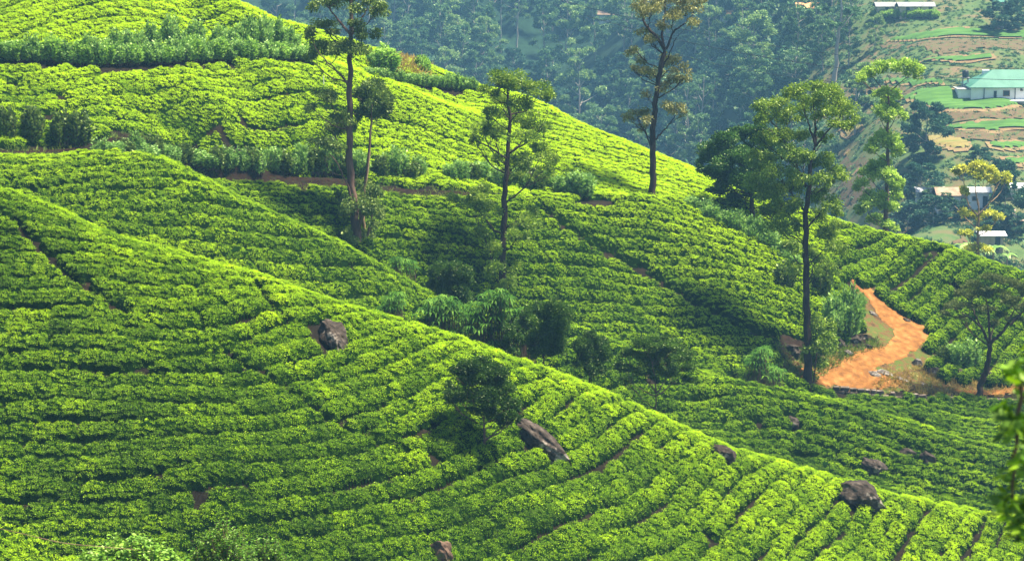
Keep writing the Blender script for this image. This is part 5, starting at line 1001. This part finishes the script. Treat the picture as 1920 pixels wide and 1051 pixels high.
house(1856, 462, 3.6, 3, 2.1, .4, 'small mud walled hut with a pale sheet roof and an open door', 'mud_wall', 'white_roof', doors=[(.9, .8, 1.8)], name='hut', cat='hut')
house(1918, 368, 4, 3, 1.7, .6, 'white shed cut by the right photo edge', 'white_wall', 'white_roof', doors=[(-.8, .7, 1.5)], name='shed', cat='shed')
palmate('banana_plant', 'clump of banana plants in front of the small hut', [(1815, 475, 26, 14), (1860, 480, 20, 12), (1890, 488, 14, 9)], 330, 401, n=26, size=1.5, leaf='leaf_forest_pale', cat='banana plant', w=2.0) if False else None
def banana(u, v, hpx, label, seed):
    r = np.random.default_rng(seed); p = hit(u, v, 230); m = depth_of(p) / FPX; s = hpx * m; fo = Bag(); st = Bag()
    st.add(*tube([[0, 0, -.5], [0, 0, s * .3], [.05, 0, s * .5]], [.18, .15, .08], 7))
    for k in range(9):
        a = k * 2.4 + r.uniform(-.4, .4); d_ = np.array([math.cos(a), math.sin(a), 0]); pr = np.array([-d_[1], d_[0], 0]); l = s * r.uniform(.55, .8); pts = [np.array([0, 0, s * .45]) + d_ * l * t + np.array([0, 0, l * (1.1 * t - 1.15 * t * t)]) for t in np.linspace(0, 1, 7)]; w_ = [.06, .2, .26, .27, .24, .16, .02]
        V = []
        for q, ww in zip(pts, w_): V += [q + pr * ww * s * .35 - [0, 0, ww * .12], q, q - pr * ww * s * .35 - [0, 0, ww * .12]]
        F = [[3 * i + j, 3 * i + j + 1, 3 * i + j + 4, 3 * i + j + 3] for i in range(6) for j in range(2)]; fo.add(np.array(V), np.array(F), np.full(21, r.uniform(.3, .9)))
    e = empty('banana_plant', p, 0, label=label, cat='banana plant', group='banana plants by the hut'); obj('stem', st.mesh('stem', M['bark_tan']), e); obj('foliage', fo.mesh('foliage', M['leaf_shrub']), e)
banana(1812, 484, 44, 'banana plant left of the pale stemmed yellow topped tree', 1); banana(1862, 486, 40, 'banana plant directly in front of the hut', 2); banana(1888, 496, 34, 'banana plant right of the hut', 3); banana(1846, 486, 30, 'smallest banana plant, between the pale stem and the hut', 4)
# wires across the valley, between poles beyond the picture
def wire(a, b, sag, label, rad=.035, n=40, pole=None):
    A, B = P(*map(float, a)), P(*map(float, b)); t = np.linspace(0, 1, n); Q = A + (B - A) * t[:, None]; Q[:, 2] -= sag * 4 * t * (1 - t); g = Bag(); g.add(*tube(Q, np.full(n, rad), 5)); tag(obj('power_line', g.mesh('power_line', M['black_plastic'])), label, 'power line', 'power lines over the valley')
wire((1000, -14, 330), (2000, 132, 300), 2.5, 'upper thin power line sagging across the forest and terraces')
wire((1100, 30, 330), (2000, 150, 300), 2.5, 'middle thin power line sagging across the forest and terraces')
wire((1260, 100, 330), (1800, 160, 310), 1.5, 'lowest thin power line ending behind the lime green tree')

# ---------------------------------------------------------------- close to the camera
lm('leaf_bush', (0.02, 0.075, 0.005), (0.07, 0.19, 0.01), (0.20, 0.40, 0.02), .35, .04)
def near_plant(u, v, d, label, seed, spread, n, ll, lw, leaf='leaf_vine', cat='vine', name='vine', hgt=1.0):
    r = np.random.default_rng(seed); c = P(float(u), float(v), d); fol = Bag(); st = Bag()
    for k in range(n):
        a = r.uniform(0, 6.28); q = math.sqrt(r.random()); top = np.array([math.cos(a) * q * spread, math.sin(a) * q * spread * .6, hgt * (1 - .75 * q * q) * r.uniform(.75, 1.1)]); foot = np.array([top[0] * .5, top[1] * .5, -1.2])
        Q = wobble([foot, (foot + top) / 2 + r.normal(0, .08, 3), top], 8, .02, r); st.add(*tube(Q, np.linspace(.010, .004, 8), 4)); m_ = 40; t = r.uniform(.35, 1, m_); p = np.c_[[np.interp(t, np.linspace(0, 1, 8), Q[:, i]) for i in range(3)]].T + r.normal(0, .05, (m_, 3))
        aa = r.uniform(0, 6.28, m_); ax = np.c_[np.cos(aa), np.sin(aa), r.uniform(-.3, .6, m_)]; ax /= np.linalg.norm(ax, axis=1)[:, None]; sd_ = np.cross(ax, [0, 0, 1] + r.normal(0, .4, (m_, 3))); sd_ /= np.linalg.norm(sd_, axis=1)[:, None]
        l = ll * r.uniform(.6, 1.25, m_)[:, None]; w_ = lw * r.uniform(.7, 1.2, m_)[:, None]; b1 = p + ax * l * .35; b2 = p + ax * l * .7 - [0, 0, .1 * ll]
        V = np.stack([p, b1 + sd_ * w_ / 2, b2 + sd_ * w_ * .35, p + ax * l - [0, 0, .25 * ll], b2 - sd_ * w_ * .35, b1 - sd_ * w_ / 2], 1).reshape(-1, 3); F4 = np.arange(0, 6 * m_, 6)[:, None] + np.array([[0, 1, 2, 3]]); F5 = np.arange(0, 6 * m_, 6)[:, None] + np.array([[0, 3, 4, 5]])
        fol.add(V, np.vstack([F4, F5]), np.repeat(np.clip(.5 + r.normal(0, .2, m_), 0, 1), 6))
    e = empty(name, c, label=label, cat=cat); obj('stems', st.mesh('stems', M['bark_tan']), e); obj('foliage', fol.mesh('foliage', M[leaf]), e)
near_plant(250, 1075, 62, 'bright leafy creeper heap cut by the bottom edge at the left', 501, 1.55, 150, .15, .10, hgt=1.05)
near_plant(420, 1075, 64, 'round glossy bush right of the creeper heap at the bottom edge', 502, 1.0, 190, .10, .055, leaf='leaf_bush', cat='bush', name='bush', hgt=1.5)
near_plant(500, 1085, 66, 'second glossy bush at the bottom edge, lower and further right', 503, .8, 150, .10, .055, leaf='leaf_bush', cat='bush', name='bush', hgt=1.35)
near_plant(170, 1082, 61, 'low pale tip of creeper at the far left of the heap', 504, .7, 40, .13, .08, hgt=.8)
# the blurred branch close by at the right edge
lm('leaf_near', (0.02, 0.07, 0.004), (0.10, 0.26, 0.01), (0.34, 0.58, 0.02), .4, .04)
def near_branch():
    r = np.random.default_rng(55); d = 16.0; pts = [(2040, 560), (1960, 630), (1912, 720), (1905, 800), (1898, 880), (1905, 950), (1925, 1010)]; Q = wobble([P(float(u), float(v), d) for u, v in pts], 24, .01, r); c = Q[0].copy(); wood = Bag(); fol = Bag(); wood.add(*tube(Q - c, np.linspace(.022, .008, 24), 6))
    CL = []
    for q_ in range(46):
        s = Q[r.integers(3, 24)]; u, v, _ = proj(s); CL.append((s, float(u) + r.uniform(-20, 70), float(v) + r.normal(0, 24), d + r.normal(0, .25)))
    for k in range(950):
        s, cu, cv, cd_ = CL[r.integers(0, 46)]; e_ = P(cu + r.normal(0, 11), cv + r.normal(0, 11), cd_ + r.normal(0, .05)); wood.add(*tube([s, (s + e_) / 2 + [0, 0, .01], e_], [.006, .004, .002], 4)) if k % 9 == 0 else None
        a = r.uniform(0, 6.28); ax = np.array([math.cos(a), math.sin(a), r.uniform(-.9, .2)]); ax /= np.linalg.norm(ax); sd_ = np.cross(ax, r.normal(size=3)); sd_ /= np.linalg.norm(sd_); l, w_ = .12 * r.uniform(.7, 1.2), .05
        fol.add(np.array([e_, e_ + ax * l * .4 + sd_ * w_ / 2, e_ + ax * l, e_ + ax * l * .4 - sd_ * w_ / 2]) - c, np.array([[0, 1, 2, 3]]), np.full(4, np.clip(.5 + r.normal(0, .22), 0, 1)))
    e = empty('leafy_branch', c, label='blurred leafy branch hanging close by at the lower right edge', cat='branch'); obj('twigs', wood.mesh('twigs', M['bark_brown']), e); obj('foliage', fol.mesh('foliage', M['leaf_near']), e)
near_branch()
Q = P(-20.0, 985.0, 60.0), P(120.0, 1018.0, 60.5), P(260.0, 1030.0, 61.0); g = Bag(); g.add(*tube(wobble(Q, 20, .0, FR), np.full(20, .008), 5)); tag(obj('wire', g.mesh('wire', M['bark_tan'])), 'thin wire running from the left edge down into the creeper heap', 'wire')
# ---------------------------------------------------------------- the air: one closed box of pale even haze round everything
hm, hnt, hout = new_mat('haze')
pv = hnt.nodes.new('ShaderNodeVolumePrincipled'); pv.inputs['Color'].default_value = (0.24, 0.54, 0.88, 1); pv.inputs['Density'].default_value = 0.00033
pv.inputs['Anisotropy'].default_value = 0.1
hnt.links.new(pv.outputs[0], hout.inputs['Volume'])
zb, zt = float(GZ.min()) - 1.0, max(CAM[2] + 4, 90.0)
hv = [(x, y, z) for z in (zb, zt) for x, y in ((-905, -65), (905, -65), (905, 1505), (-905, 1505))]
hf = [(0, 3, 2, 1), (4, 5, 6, 7), (0, 1, 5, 4), (1, 2, 6, 5), (2, 3, 7, 6), (3, 0, 4, 7)]
ho = obj('haze', mesh_data('haze', hv, hf, hm)); tag(ho, 'thin pale haze over the valley and hillsides', 'haze', kind='stuff')
